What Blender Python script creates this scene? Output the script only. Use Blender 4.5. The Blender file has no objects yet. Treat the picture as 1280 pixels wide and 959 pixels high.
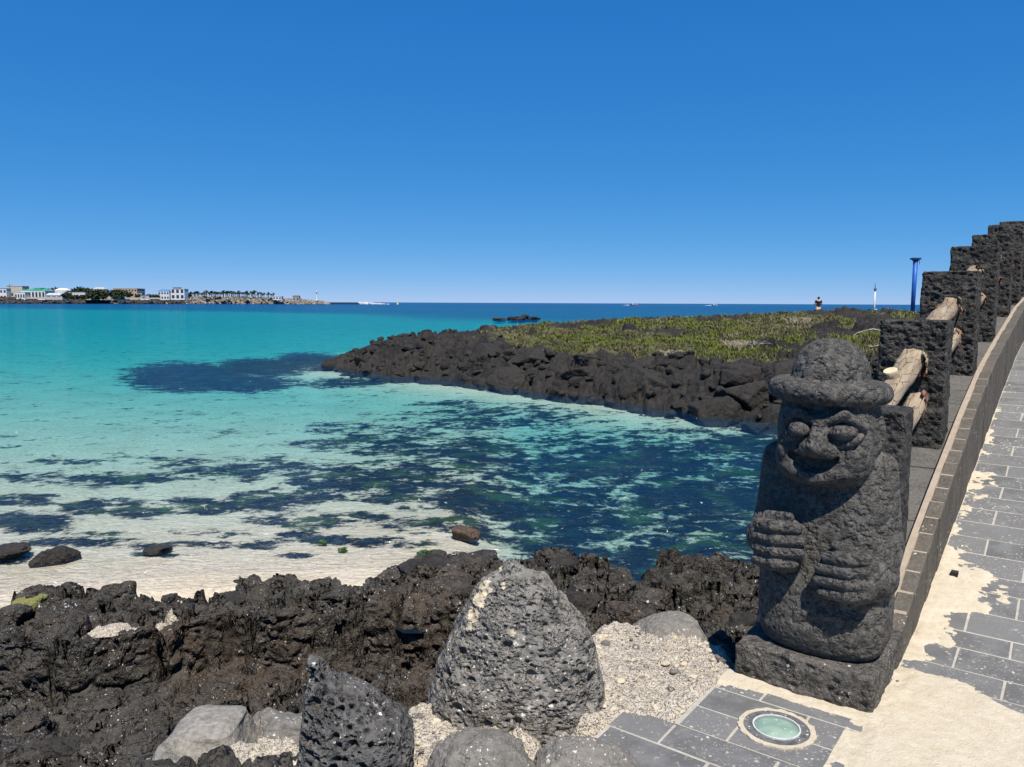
import bpy, math, random
import numpy as np
import openvdb
from mathutils import Matrix, Vector

random.seed(7)
S = bpy.context.scene
COL = S.collection
R = math.radians

# ------------------------------------------------------------------ camera, world, sun, exposure
EYE, FPX, PITCH, ROLL = 1.55, 961.0, R(5.99), R(0.25)
cd = bpy.data.cameras.new('camera')
cam = bpy.data.objects.new('camera', cd)
COL.objects.link(cam)
cd.sensor_width = 36
cd.lens = FPX / 1280 * 36
cd.clip_start, cd.clip_end = 0.05, 60000
cam.matrix_world = Matrix.Translation((0, 0, EYE)) @ Matrix.Rotation(R(90) - PITCH, 4, 'X') @ Matrix.Rotation(ROLL, 4, 'Z')
S.camera = cam

SUN_EL, SUN_AZ = R(61), R(170)          # azimuth clockwise from +Y (behind the viewer, to the right)
W = bpy.data.worlds.new('World')
S.world = W
W.use_nodes = True
wn, wl = W.node_tree.nodes, W.node_tree.links
wn.clear()
sky = wn.new('ShaderNodeTexSky')
sky.sky_type = 'NISHITA'
sky.sun_disc = False
sky.sun_elevation, sky.sun_rotation = SUN_EL, SUN_AZ
sky.altitude, sky.air_density, sky.dust_density, sky.ozone_density = 0, 0.4, 0.0, 10.0
# one uniform colour response for the whole sky (the photograph's saturated blue)
sep = wn.new('ShaderNodeSeparateColor'); com = wn.new('ShaderNodeCombineColor')
wl.new(sky.outputs[0], sep.inputs[0])
for i_, (g_, p_) in enumerate(((.80, 1.20), (.515, .55), (.64, .29))):
    m1 = wn.new('ShaderNodeMath'); m1.operation = 'MULTIPLY'; m1.inputs[1].default_value = .1
    m2 = wn.new('ShaderNodeMath'); m2.operation = 'POWER'; m2.inputs[1].default_value = p_
    m3 = wn.new('ShaderNodeMath'); m3.operation = 'MULTIPLY'; m3.inputs[1].default_value = g_ * 10
    wl.new(sep.outputs[i_], m1.inputs[0]); wl.new(m1.outputs[0], m2.inputs[0]); wl.new(m2.outputs[0], m3.inputs[0]); wl.new(m3.outputs[0], com.inputs[i_])
bg = wn.new('ShaderNodeBackground')
bg.inputs['Strength'].default_value = 0.10
wo = wn.new('ShaderNodeOutputWorld')
wl.new(com.outputs[0], bg.inputs['Color'])
wl.new(bg.outputs[0], wo.inputs['Surface'])
ld = bpy.data.lights.new('sun', 'SUN')
ld.energy, ld.angle, ld.color = 5.0, R(0.5), (1.0, 0.95, 0.88)
sun = bpy.data.objects.new('sun', ld)
COL.objects.link(sun)
sdir = Vector((math.sin(SUN_AZ) * math.cos(SUN_EL), math.cos(SUN_AZ) * math.cos(SUN_EL), math.sin(SUN_EL)))
sun.rotation_euler = sdir.to_track_quat('Z', 'Y').to_euler()
S.view_settings.view_transform = 'Standard'
S.view_settings.look = 'None'
S.view_settings.exposure = 0.45
S.view_settings.gamma = 1.0
S.cycles.use_denoising = True
S.cycles.max_bounces = 6
S.cycles.transparent_max_bounces = 8
S.cycles.caustics_reflective = False
S.cycles.caustics_refractive = False

# ------------------------------------------------------------------ geometry of the place
def ray(x, y):
    u = (x - 640) / FPX; v = -(y - 479.5) / FPX
    c, s = math.cos(ROLL), math.sin(ROLL)
    u2 = u * c - v * s; v2 = u * s + v * c
    return (u2, math.cos(PITCH) + v2 * math.sin(PITCH), v2 * math.cos(PITCH) - math.sin(PITCH))

def G(x, y, z=0.0):
    d = ray(x, y); t = (z - EYE) / d[2]
    return (d[0] * t, d[1] * t, z)

def at(x, y, Y):
    d = ray(x, y); t = Y / d[1]
    return (d[0] * t, Y, EYE + d[2] * t)

PHI = R(36.6)                            # heading of the ramp
C0 = (1.366, 2.759)                      # front corner of the statue's plinth
DS, DN = (math.sin(PHI), math.cos(PHI)), (math.cos(PHI), -math.sin(PHI))
def so(s, o, z=0.0):
    return (C0[0] + DS[0] * s + DN[0] * o, C0[1] + DS[1] * s + DN[1] * o, z)
M_SO = Matrix(((DN[0], DS[0], 0, C0[0]), (DN[1], DS[1], 0, C0[1]), (0, 0, 1, 0), (0, 0, 0, 1)))  # local x = o, y = s
def walk(s):
    return np.interp(s, [-5, .7, .95, 2, 3, 4.8, 6.4, 8, 10, 13, 16], [0, 0, .022, .225, .40, .75, 1.02, 1.2, 1.36, 1.5, 1.55])
def kerbtop(s):
    return np.interp(s, [0, .5, .93, 1.28, 1.83, 3.0, 4.0, 5.0, 6.5, 7.3, 10, 13, 16], [.11, .125, .25, .36, .52, .84, 1.07, 1.22, 1.42, 1.53, 1.75, 1.92, 2.0])
SEA = -1.8

# ------------------------------------------------------------------ noise
def _h(ix, iy, iz, seed):
    n = (ix * 374761393 + iy * 668265263 + iz * 2147483647 + seed * 974711) & 0x7fffffff
    n = ((n ^ (n >> 13)) * 1274126177) & 0x7fffffff
    n = (n ^ (n >> 16)) & 0x7fffffff
    return ((n * 1103515245 + 12345) & 0x7fffffff) / float(0x7fffffff)
def vnoise(p, seed=0):
    i = np.floor(p).astype(np.int64); f = p - i
    f = f * f * f * (f * (f * 6 - 15) + 10)
    out = 0
    for a in (0, 1):
        wx = f[:, 0] if a else 1 - f[:, 0]
        for b in (0, 1):
            wy = f[:, 1] if b else 1 - f[:, 1]
            for c in (0, 1):
                wz = f[:, 2] if c else 1 - f[:, 2]
                out = out + wx * wy * wz * _h(i[:, 0] + a, i[:, 1] + b, i[:, 2] + c, seed)
    return out * 2 - 1
def fbm(p, octv=4, seed=0, gain=.5):
    a, t, n = 1., 0, 0
    for k in range(octv):
        t = t + a * vnoise(p * 2.03 ** k + 17.3 * k, seed + k); n += a; a *= gain
    return t / n
def worley(p, seed=0, flat=False):
    i = np.floor(p).astype(np.int64)
    F1 = np.full(len(p), 9.); F2 = np.full(len(p), 9.); ID = np.zeros(len(p))
    for a in (-1, 0, 1):
        for b in (-1, 0, 1):
            for c in ((0,) if flat else (-1, 0, 1)):
                j = i + np.array([a, b, c])
                q = [j[:, k] + .1 + .8 * _h(j[:, 0], j[:, 1], j[:, 2], seed + 11 * (k + 1)) for k in range(3)]
                dd = (q[0] - p[:, 0]) ** 2 + (q[1] - p[:, 1]) ** 2
                if not flat: dd = dd + (q[2] - p[:, 2]) ** 2
                dd = np.sqrt(dd)
                near = dd < F1
                F2 = np.where(near, F1, np.minimum(F2, dd))
                ID = np.where(near, _h(j[:, 0], j[:, 1], j[:, 2], seed + 77), ID)
                F1 = np.where(near, dd, F1)
    return F1, F2, ID
def sst(a, b, x):
    t = np.clip((x - a) / (b - a), 0, 1)
    return t * t * (3 - 2 * t)
def P3(x, y, z=None):
    return np.stack([x, y, np.zeros_like(x) if z is None else z], 1)

# ------------------------------------------------------------------ meshes
def mesh_np(name, V, Q, smooth=True):
    V = np.asarray(V, np.float32); Q = np.asarray(Q, np.int32)
    me = bpy.data.meshes.new(name)
    me.vertices.add(len(V)); me.vertices.foreach_set('co', V.ravel())
    k = Q.shape[1]
    me.loops.add(Q.size); me.loops.foreach_set('vertex_index', Q.ravel())
    me.polygons.add(len(Q)); me.polygons.foreach_set('loop_start', np.arange(0, Q.size, k, dtype=np.int32))
    me.polygons.foreach_set('use_smooth', np.full(len(Q), smooth))
    me.update(calc_edges=True)
    return me
def grid_q(r, c, wrap=False):
    a = np.arange(r * c).reshape(r, c)
    if wrap: a = np.concatenate([a, a[:, :1]], 1)
    return np.stack([a[:-1, :-1], a[:-1, 1:], a[1:, 1:], a[1:, :-1]], -1).reshape(-1, 4)
def grid_normals(X, Y, Z):
    A = np.stack([np.gradient(X, axis=1), np.gradient(Y, axis=1), np.gradient(Z, axis=1)], -1)
    B = np.stack([np.gradient(X, axis=0), np.gradient(Y, axis=0), np.gradient(Z, axis=0)], -1)
    n = np.cross(A, B); n /= np.linalg.norm(n, axis=-1, keepdims=True) + 1e-12
    return n
def attr(me, name, vals):
    a = me.attributes.new(name, 'FLOAT', 'POINT'); a.data.foreach_set('value', np.asarray(vals, np.float32).ravel())
def obj(name, me, m=None, parent=None):
    if m is not None and not me.materials: me.materials.append(m)
    o = bpy.data.objects.new(name, me); COL.objects.link(o)
    if parent is not None: o.parent = parent
    return o
def tag(o, label=None, cat=None, group=None, kind=None):
    for k, v in (('label', label), ('category', cat), ('group', group), ('kind', kind)):
        if v: o[k] = v
    return o
def empty(name, loc=(0, 0, 0), rz=0.0):
    o = bpy.data.objects.new(name, None); COL.objects.link(o); o.location = loc; o.rotation_euler = (0, 0, rz); o.empty_display_size = .1
    return o
def kids(o): return list(o.children)
def copy_tree(o, parent=None):
    c = o.copy(); COL.objects.link(c)
    if parent is not None: c.parent = parent
    for ch in kids(o): copy_tree(ch, c)
    return c
class MB:
    """collects boxes and tubes into one mesh"""
    def __init__(s): s.v = []; s.f = []
    def poly(s, vs, fs):
        n = len(s.v); s.v += [tuple(v) for v in vs]; s.f += [tuple(i + n for i in f) for f in fs]
    def box(s, x0, x1, y0, y1, z0, z1, b=0.0):
        if b <= 0:
            v = [(x, y, z) for z in (z0, z1) for y in (y0, y1) for x in (x0, x1)]
            s.poly(v, [(0, 2, 3, 1), (4, 5, 7, 6), (0, 1, 5, 4), (2, 6, 7, 3), (0, 4, 6, 2), (1, 3, 7, 5)])
        else:
            v = [(x0, y0, z0), (x1, y0, z0), (x1, y1, z0), (x0, y1, z0),
                 (x0, y0, z1 - b), (x1, y0, z1 - b), (x1, y1, z1 - b), (x0, y1, z1 - b),
                 (x0 + b, y0 + b, z1), (x1 - b, y0 + b, z1), (x1 - b, y1 - b, z1), (x0 + b, y1 - b, z1)]
            f = [(3, 2, 1, 0), (8, 9, 10, 11)]
            for i in range(4):
                j = (i + 1) % 4; f += [(i, j, 4 + j, 4 + i), (4 + i, 4 + j, 8 + j, 8 + i)]
            s.poly(v, f)
        return s
    def tube(s, pts, rads, n=8, cap=True):
        pts = [Vector(p) for p in pts]; base = len(s.v)
        for i, p in enumerate(pts):
            t = (pts[min(i + 1, len(pts) - 1)] - pts[max(i - 1, 0)]).normalized()
            a = t.orthogonal().normalized() if i == 0 else (a - t * a.dot(t)).normalized()
            b = t.cross(a)
            for k in range(n):
                q = p + (a * math.cos(2 * math.pi * k / n) + b * math.sin(2 * math.pi * k / n)) * rads[i]
                s.v.append(tuple(q))
        for i in range(len(pts) - 1):
            for k in range(n):
                j = (k + 1) % n
                s.f.append((base + i * n + k, base + i * n + j, base + (i + 1) * n + j, base + (i + 1) * n + k))
        if cap:
            s.f.append(tuple(base + k for k in reversed(range(n))))
            s.f.append(tuple(base + (len(pts) - 1) * n + k for k in range(n)))
        return s
    def build(s, name, m, parent=None, smooth=False):
        me = bpy.data.meshes.new(name); me.from_pydata(s.v, [], s.f); me.update()
        if smooth: me.polygons.foreach_set('use_smooth', [True] * len(me.polygons))
        return obj(name, me, m, parent)

_ico = {}
def ico(k):
    if k not in _ico:
        t = (1 + 5 ** .5) / 2
        V = [(-1, t, 0), (1, t, 0), (-1, -t, 0), (1, -t, 0), (0, -1, t), (0, 1, t), (0, -1, -t), (0, 1, -t), (t, 0, -1), (t, 0, 1), (-t, 0, -1), (-t, 0, 1)]
        F = [(0, 11, 5), (0, 5, 1), (0, 1, 7), (0, 7, 10), (0, 10, 11), (1, 5, 9), (5, 11, 4), (11, 10, 2), (10, 7, 6), (7, 1, 8),
             (3, 9, 4), (3, 4, 2), (3, 2, 6), (3, 6, 8), (3, 8, 9), (4, 9, 5), (2, 4, 11), (6, 2, 10), (8, 6, 7), (9, 8, 1)]
        V = np.array(V, float); F = np.array(F)
        for _ in range(k):
            E = np.sort(np.concatenate([F[:, [0, 1]], F[:, [1, 2]], F[:, [2, 0]]]), 1)
            u, inv = np.unique(E, axis=0, return_inverse=True); inv = inv.ravel()
            mid = len(V) + inv; n = len(F)
            V = np.concatenate([V, (V[u[:, 0]] + V[u[:, 1]]) / 2])
            a, b, c = mid[:n], mid[n:2 * n], mid[2 * n:]
            F = np.concatenate([np.stack([F[:, 0], a, c], 1), np.stack([F[:, 1], b, a], 1), np.stack([F[:, 2], c, b], 1), np.stack([a, b, c], 1)])
        V /= np.linalg.norm(V, axis=1, keepdims=True)
        _ico[k] = (V, F)
    return _ico[k]
def vert_normals(V, F):
    n = np.cross(V[F[:, 1]] - V[F[:, 0]], V[F[:, 2]] - V[F[:, 0]])
    N = np.zeros_like(V)
    for k in range(F.shape[1]): np.add.at(N, F[:, k], n)
    return N / (np.linalg.norm(N, axis=1, keepdims=True) + 1e-12)

# angular, fractured rock: soft intersection of random half spaces, then noise
def rock_mesh(name, seed, k=4, size=(1, 1, 1), planes=13, sharp=14., rough=.06, pits=0., pit_scale=9., fine=.012):
    rng = np.random.RandomState(seed)
    U, F = ico(k)
    N = rng.normal(size=(planes, 3)); N /= np.linalg.norm(N, axis=1, keepdims=True)
    N = np.concatenate([N, [[0, 0, 1], [0, 0, -1]]]); h = rng.uniform(.62, 1.0, len(N)); h[-2] = rng.uniform(.6, .8)
    c = np.maximum(U @ N.T, 1e-3) / h
    r = np.minimum(1 / (np.sum(c ** sharp, 1) ** (1 / sharp)), 1.22)
    V = U * r[:, None]
    V = V + U * (fbm(V * 1.7 + seed, 4, seed)[:, None] * rough * 2 + fbm(V * 7 + seed, 3, seed + 5)[:, None] * fine * 2)
    if pits:
        f1, _, idn = worley(V * pit_scale + seed * 3.1, seed)
        V = V - U * (pits * sst(.42, .1, f1 + .25 * (idn - .3)))[:, None]
    V = V * np.array(size)
    return mesh_np(name, V, F)

# implicit solids meshed through openvdb
def sdf_mesh(name, fn, lo, hi, h):
    lo = np.array(lo, float); hi = np.array(hi, float)
    n = np.ceil((hi - lo) / h).astype(int) + 1
    ax = [lo[i] + h * np.arange(n[i]) for i in range(3)]
    X, Y, Z = np.meshgrid(*ax, indexing='ij')
    D = fn(X.astype(np.float32), Y.astype(np.float32), Z.astype(np.float32)).astype(np.float32)
    g = openvdb.FloatGrid(background=float(D.max()))
    g.copyFromArray(np.ascontiguousarray(D))
    P, T, Q = g.convertToPolygons(isovalue=0.0)[:3] if len(g.convertToPolygons(isovalue=0.0)) == 3 else (*g.convertToPolygons(isovalue=0.0), None)[:3]
    if Q is None: Q = T
    P = np.asarray(P, float) * h + lo
    Q = np.asarray(Q, np.int64)
    return P, Q
def smin(a, b, k):
    h = np.clip(.5 + .5 * (b - a) / k, 0, 1); return b + (a - b) * h - k * h * (1 - h)
def smax(a, b, k): return -smin(-a, -b, k)
def s_ell(X, Y, Z, c, r, p=2.):
    q = (np.abs((X - c[0]) / r[0]) ** p + np.abs((Y - c[1]) / r[1]) ** p + np.abs((Z - c[2]) / r[2]) ** p) ** (1 / p)
    return (q - 1) * min(r)
def s_cap(X, Y, Z, a, b, ra, rb):
    a = np.array(a, float); b = np.array(b, float); d = b - a; L = d @ d
    t = np.clip(((X - a[0]) * d[0] + (Y - a[1]) * d[1] + (Z - a[2]) * d[2]) / L, 0, 1)
    return np.sqrt((X - a[0] - t * d[0]) ** 2 + (Y - a[1] - t * d[1]) ** 2 + (Z - a[2] - t * d[2]) ** 2) - (ra + (rb - ra) * t)
def s_box(X, Y, Z, c, hf, r):
    q = [np.abs(A - c[i]) - hf[i] + r for i, A in enumerate((X, Y, Z))]
    o = np.sqrt(sum(np.maximum(a, 0) ** 2 for a in q)); return o + np.minimum(np.maximum(np.maximum(q[0], q[1]), q[2]), 0) - r

# ------------------------------------------------------------------ materials
class NT:
    def __init__(s, name):
        s.m = bpy.data.materials.new(name); s.m.use_nodes = True
        s.t = s.m.node_tree; s.t.nodes.clear()
        s.out = s.t.nodes.new('ShaderNodeOutputMaterial')
    def n(s, kind, **kw):
        nd = s.t.nodes.new('ShaderNode' + kind)
        for k, v in kw.items():
            if k.startswith('i_'):
                key = k[2:].replace('_', ' ')
                key = int(key) if key.isdigit() else key
                if isinstance(v, bpy.types.NodeSocket): s.t.links.new(v, nd.inputs[key])
                else: nd.inputs[key].default_value = v
            else: setattr(nd, k, v)
        return nd
    def coord(s, kind='Object'): return s.n('TexCoord').outputs[kind]
    def noise(s, vec, scale, det=4, rough=.55, dist=0.):
        return s.n('TexNoise', i_Vector=vec, i_Scale=scale, i_Detail=det, i_Roughness=rough, i_Distortion=dist).outputs[0]
    def vor(s, vec, scale, feature='F1', out=0, rand=1.):
        return s.n('TexVoronoi', feature=feature, i_Vector=vec, i_Scale=scale, i_Randomness=rand).outputs[out]
    def mul(s, a, b, op='MULTIPLY', clamp=False):
        nd = s.n('Math', operation=op); nd.use_clamp = clamp
        for i, v in enumerate((a, b)):
            if isinstance(v, bpy.types.NodeSocket): s.t.links.new(v, nd.inputs[i])
            else: nd.inputs[i].default_value = v
        return nd.outputs[0]
    def rng(s, v, a, b, c=0., d=1., smooth=True):
        return s.n('MapRange', interpolation_type='SMOOTHSTEP' if smooth else 'LINEAR', i_Value=v, i_From_Min=a, i_From_Max=b, i_To_Min=c, i_To_Max=d).outputs[0]
    def mix(s, f, a, b):
        nd = s.n('Mix', data_type='RGBA')
        for key, v in ((0, f), (6, a), (7, b)):
            if isinstance(v, bpy.types.NodeSocket): s.t.links.new(v, nd.inputs[key])
            else: nd.inputs[key].default_value = (*v, 1) if isinstance(v, (tuple, list)) and len(v) == 3 else v
        return nd.outputs[2]
    def attr(s, name, out=2): return s.n('Attribute', attribute_name=name).outputs[out]
    def bump(s, h, dist, strength=1., normal=None):
        nd = s.n('Bump', i_Height=h, i_Distance=dist, i_Strength=strength)
        if normal is not None: s.t.links.new(normal, nd.inputs['Normal'])
        return nd.outputs[0]
    def finish(s, color, rough=.9, normal=None, spec=.3, **kw):
        b = s.n('BsdfPrincipled')
        for key, v in (('Base Color', color), ('Roughness', rough), ('Normal', normal), ('Specular IOR Level', spec)):
            if v is None: continue
            if isinstance(v, bpy.types.NodeSocket): s.t.links.new(v, b.inputs[key])
            else: b.inputs[key].default_value = (*v, 1) if isinstance(v, (tuple, list)) and len(v) == 3 else v
        for key, v in kw.items(): b.inputs[key.replace('_', ' ')].default_value = v
        s.t.links.new(b.outputs[0], s.out.inputs[0])
        return s.m
    def objrand(s): return s.n('ObjectInfo').outputs['Random']
    def jitter(s, vec):
        r = s.objrand()
        return s.n('VectorMath', operation='ADD', i_0=vec, i_1=s.n('CombineXYZ', i_X=s.mul(r, 37.), i_Y=s.mul(r, 91.), i_Z=s.mul(r, 53.)).outputs[0]).outputs[0]

def basalt(name, c0, c1, c2=None, warm=(1.06, 1.0, .91), pore=70., pore_amt=.5, rel=.012, big=6., speck=0., speck_scale=45., speck_top=None, vary=.0, rough=.92, moss=None, lump=1.2, gate_lo=.4):
    c0, c1, c2 = [None if c is None else tuple(x * k for x, k in zip(c, warm)) for c in (c0, c1, c2)]
    t = NT(name); v = t.jitter(t.coord())
    a = t.noise(v, big, 5); b = t.noise(v, big * 7, 4, .65)
    col = t.mix(t.rng(a, .35, .65), c0, c1)
    if c2: col = t.mix(t.rng(t.noise(v, big * .35, 4), .5, .64), col, c2)
    col = t.mix(t.rng(b, .3, .75), col, tuple(x * 1.6 for x in c1))
    if vary:
        col = t.mix(t.mul(t.objrand(), vary), col, tuple(x * 2.1 for x in c1))
    if moss: col = t.mix(t.mul(t.rng(t.noise(v, 3.5, 3), .42, .55), .85), col, moss)
    if speck:
        f2 = t.rng(t.noise(v, 5., 4, .6), .56 - speck * .22, .66 - speck * .16)
        wv = t.n('VectorMath', operation='ADD', i_0=v, i_1=t.n('VectorMath', operation='SCALE', i_0=t.n('TexNoise', i_Vector=v, i_Scale=speck_scale * 1.3, i_Detail=3.).outputs[1], i_Scale=.9 / speck_scale).outputs[0]).outputs[0]
        mk = 0.
        for k_, th_ in ((1., .74), (2.2, .66)):
            vn = t.n('TexVoronoi', i_Vector=wv, i_Scale=speck_scale * k_); sp_ = t.n('SeparateColor', i_Color=vn.outputs[1])
            rd_ = t.mul(sp_.outputs[1], .42)
            dot = t.mul(t.rng(t.mul(rd_, vn.outputs[0], 'SUBTRACT'), .0, .06), t.rng(sp_.outputs[0], th_, th_ + .03))
            mk = t.mul(dot, mk, 'MAXIMUM')
        mk = t.mul(mk, f2)
        mk2 = t.mul(t.rng(t.noise(v, 17, 4, .7), .70, .73), min(1., speck * 1.2))
        mk = t.mul(mk, mk2, 'MAXIMUM')
        if speck_top is not None:
            z = t.n('SeparateXYZ', i_Vector=t.coord()).outputs[2]
            mk = t.mul(mk, t.rng(z, speck_top[0], speck_top[1], 1., .12))
        col = t.mix(mk, col, (.56, .54, .49))
    p = t.vor(v, pore); p2 = t.vor(v, pore * 2.3)
    gate = t.rng(t.noise(v, pore * .22, 2), gate_lo, gate_lo + .22)
    pit = t.mul(t.rng(p, .12, .38), t.rng(p2, .1, .4), 'MULTIPLY')
    hgt = t.mul(t.mul(b, lump), t.mul(t.mul(pit, t.mul(gate, pore_amt)), 1.), 'ADD')
    hgt = t.mul(hgt, t.mul(t.noise(v, pore * 1.3, 3, .7), .5), 'ADD')
    return t.finish(col, rough, t.bump(hgt, rel), .25)

M = {}
M['statue'] = basalt('carved_basalt', (.044, .0435, .042), (.078, .0765, .073), (.054, .053, .051), pore=115, pore_amt=2.2, rel=.0065, big=5, lump=.15, gate_lo=.36)
M['base'] = basalt('plinth_basalt', (.05, .048, .045), (.088, .084, .078), pore=60, pore_amt=1., rel=.016, big=6, speck=.6, speck_scale=60)
M['pillar'] = basalt('rough_pillar_basalt', (.029, .0288, .028), (.054, .053, .051), pore=40, pore_amt=1.2, rel=.034, big=5)
M['boulder'] = basalt('grey_boulder_basalt', (.10, .098, .093), (.16, .156, .148), (.08, .078, .074), pore=60, pore_amt=1.1, rel=.018, big=4, speck=1., speck_scale=38, speck_top=(.18, .42))
M['spiky'] = basalt('vesicular_basalt', (.04, .04, .041), (.078, .078, .079), pore=50, pore_amt=.9, rel=.014, big=6, speck=.03)
M['pale'] = basalt('pale_boulder_basalt', (.135, .133, .126), (.175, .17, .16), pore=75, pore_amt=.5, rel=.005, big=5)
M['grey'] = basalt('mid_grey_basalt', (.075, .074, .071), (.118, .114, .106), pore=60, pore_amt=.5, rel=.007, big=5, speck=.5, vary=.3)
M['shore'] = basalt('shore_lava', (.0215, .0205, .0192), (.047, .0445, .041), (.052, .037, .0255), pore=26, pore_amt=1., rel=.045, big=1.6, speck=.3, speck_scale=34)
M['black'] = basalt('black_lava', (.0125, .0118, .0112), (.0235, .022, .0208), pore=22, pore_amt=.7, rel=.02, big=2, vary=.12)
M['mossy'] = basalt('mossy_basalt', (.09, .085, .06), (.14, .13, .09), pore=30, rel=.01, moss=(.17, .17, .05))
M['head'] = basalt('headland_lava', (.03, .028, .026), (.052, .048, .044), (.06, .046, .035), pore=9, pore_amt=.6, rel=.05, big=.7)

def m_simple(name, c, rough=.7, var=.15, scale=8., rel=0., spec=.3, **kw):
    t = NT(name); v = t.jitter(t.coord()); a = t.noise(v, scale, 4)
    col = t.mix(t.rng(a, .3, .7), tuple(x * (1 - var) for x in c), tuple(min(1, x * (1 + var)) for x in c))
    return t.finish(col, rough, t.bump(a, rel) if rel else None, spec, **kw)

def m_paver():
    t = NT('basalt_paver'); v = t.coord(); w = t.n('VectorMath', operation='ADD', i_0=v, i_1=(0, 0, 0)).outputs[0]
    r = t.objrand()
    col = t.mix(r, (.102, .10, .095), (.16, .156, .148))
    gv = t.n('NewGeometry').outputs['Position']
    col = t.mix(t.rng(t.noise(gv, 9, 4), .35, .7), col, (.16, .157, .15))
    # dried salt and sand dust, denser in some patches
    patch = t.rng(t.noise(gv, 1.7, 3), .44, .62)
    wv = t.n('VectorMath', operation='ADD', i_0=gv, i_1=t.n('VectorMath', operation='SCALE', i_0=t.n('TexNoise', i_Vector=gv, i_Scale=60., i_Detail=3.).outputs[1], i_Scale=.014).outputs[0]).outputs[0]
    dust = t.mul(t.rng(t.noise(gv, 34, 6, .8), .56, .68), t.rng(patch, 0, 1, .10, .9))
    for sc_, th_, rd_ in ((46, .80, .34), (110, .62, .30)):
        vn = t.n('TexVoronoi', i_Vector=wv, i_Scale=sc_); sp_ = t.n('SeparateColor', i_Color=vn.outputs[1])
        dot = t.mul(t.rng(vn.outputs[0], rd_, rd_ * .6), t.rng(sp_.outputs[0], th_, th_ + .04))
        dust = t.mul(dust, t.mul(dot, t.rng(t.noise(gv, 3.1, 3), .40, .60)), 'MAXIMUM')
    col = t.mix(t.mul(dust, .9), col, (.52, .475, .38))
    h = t.mul(t.noise(gv, 60, 4, .7), t.mul(t.noise(gv, 14, 3), .8), 'ADD')
    return t.finish(col, .85, t.bump(h, .004), .25)
M['paver'] = m_paver()

def m_sand(name, c0, c1, grain=170., rel=.006, peb=.0):
    t = NT(name); v = t.n('NewGeometry').outputs['Position']
    col = t.mix(t.rng(t.noise(v, 14, 6, .7), .3, .7), c0, c1)
    g = t.noise(v, grain, 3, .8)
    col = t.mix(t.rng(g, .58, .75), col, tuple(x * .55 for x in c0))
    h = t.mul(g, t.mul(t.noise(v, 26, 4, .6), 1.4), 'ADD')
    if peb:
        wv = t.n('VectorMath', operation='ADD', i_0=v, i_1=t.n('VectorMath', operation='SCALE', i_0=t.n('TexNoise', i_Vector=v, i_Scale=38., i_Detail=3.).outputs[1], i_Scale=.03).outputs[0]).outputs[0]
        for sc_, th_ in ((62, .78), (130, .74), (27, .92)):
            vn = t.n('TexVoronoi', i_Vector=wv, i_Scale=sc_); sepc = t.n('SeparateColor', i_Color=vn.outputs[1])
            body = t.rng(vn.outputs[0], .52, .40)
            tone = t.mix(sepc.outputs[1], (.22, .195, .16), (.57, .51, .42))
            col = t.mix(t.mul(t.rng(sepc.outputs[0], th_, th_ + .05), body), col, tone)
            h = t.mul(h, t.mul(t.rng(vn.outputs[0], .5, 0.), peb * sepc.outputs[2].default_value if False else peb), 'ADD')
    return t.finish(col, .95, t.bump(h, rel), .15)
M['mortar'] = m_sand('sandy_mortar', (.52, .44, .31), (.60, .525, .40), 150, .006)
M['rubble'] = m_sand('rubble_mortar', (.58, .495, .375), (.68, .60, .475), 120, .014, peb=.8)

def m_wood():
    t = NT('weathered_log'); v = t.jitter(t.coord())
    st = t.n('Mapping', i_Vector=v, i_Scale=(1, .12, 1)).outputs[0]
    a = t.noise(st, 22, 5, .6)
    col = t.mix(t.rng(a, .3, .7), (.19, .145, .095), (.34, .27, .185))
    cr = t.vor(t.n('Mapping', i_Vector=v, i_Scale=(1.3, .32, 1.3)).outputs[0], 15, 'DISTANCE_TO_EDGE')
    wob = t.mul(cr, t.mul(t.noise(v, 24, 4, .7), .13), 'ADD')
    crack = t.rng(wob, .085, .055)
    col = t.mix(t.mul(crack, .85), col, (.075, .042, .025))
    z = t.n('SeparateXYZ', i_Vector=t.coord()).outputs[2]
    bark = t.mul(t.rng(z, -.012, -.045), t.rng(t.noise(v, 11, 3), .38, .5))
    col = t.mix(bark, col, (.15, .062, .042))
    h = t.mul(a, t.mul(crack, -1.6), 'ADD')
    return t.finish(col, .85, t.bump(h, .008), .2)
M['wood'] = m_wood()
M['bark'] = m_simple('red_brown_bark', (.17, .085, .06), .9, .5, 40, .01)
M['cutwood'] = m_simple('fresh_cut_wood', (.56, .47, .30), .8, .12, 30)
M['stonework'] = basalt('kerb_stone', (.048, .045, .038), (.078, .071, .061), pore=80, pore_amt=.4, rel=.005, big=9, vary=.25, speck=.1)
M['jointm'] = m_sand('beige_joint', (.30, .245, .18), (.38, .31, .235), 120, .004)
M['pmortar'] = m_sand('pale_joint', (.34, .315, .26), (.43, .395, .33), 120, .003)
M['greyslab'] = basalt('coping_stone', (.052, .052, .05), (.085, .083, .08), pore=60, pore_amt=.4, rel=.006, big=8, vary=.2)

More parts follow.
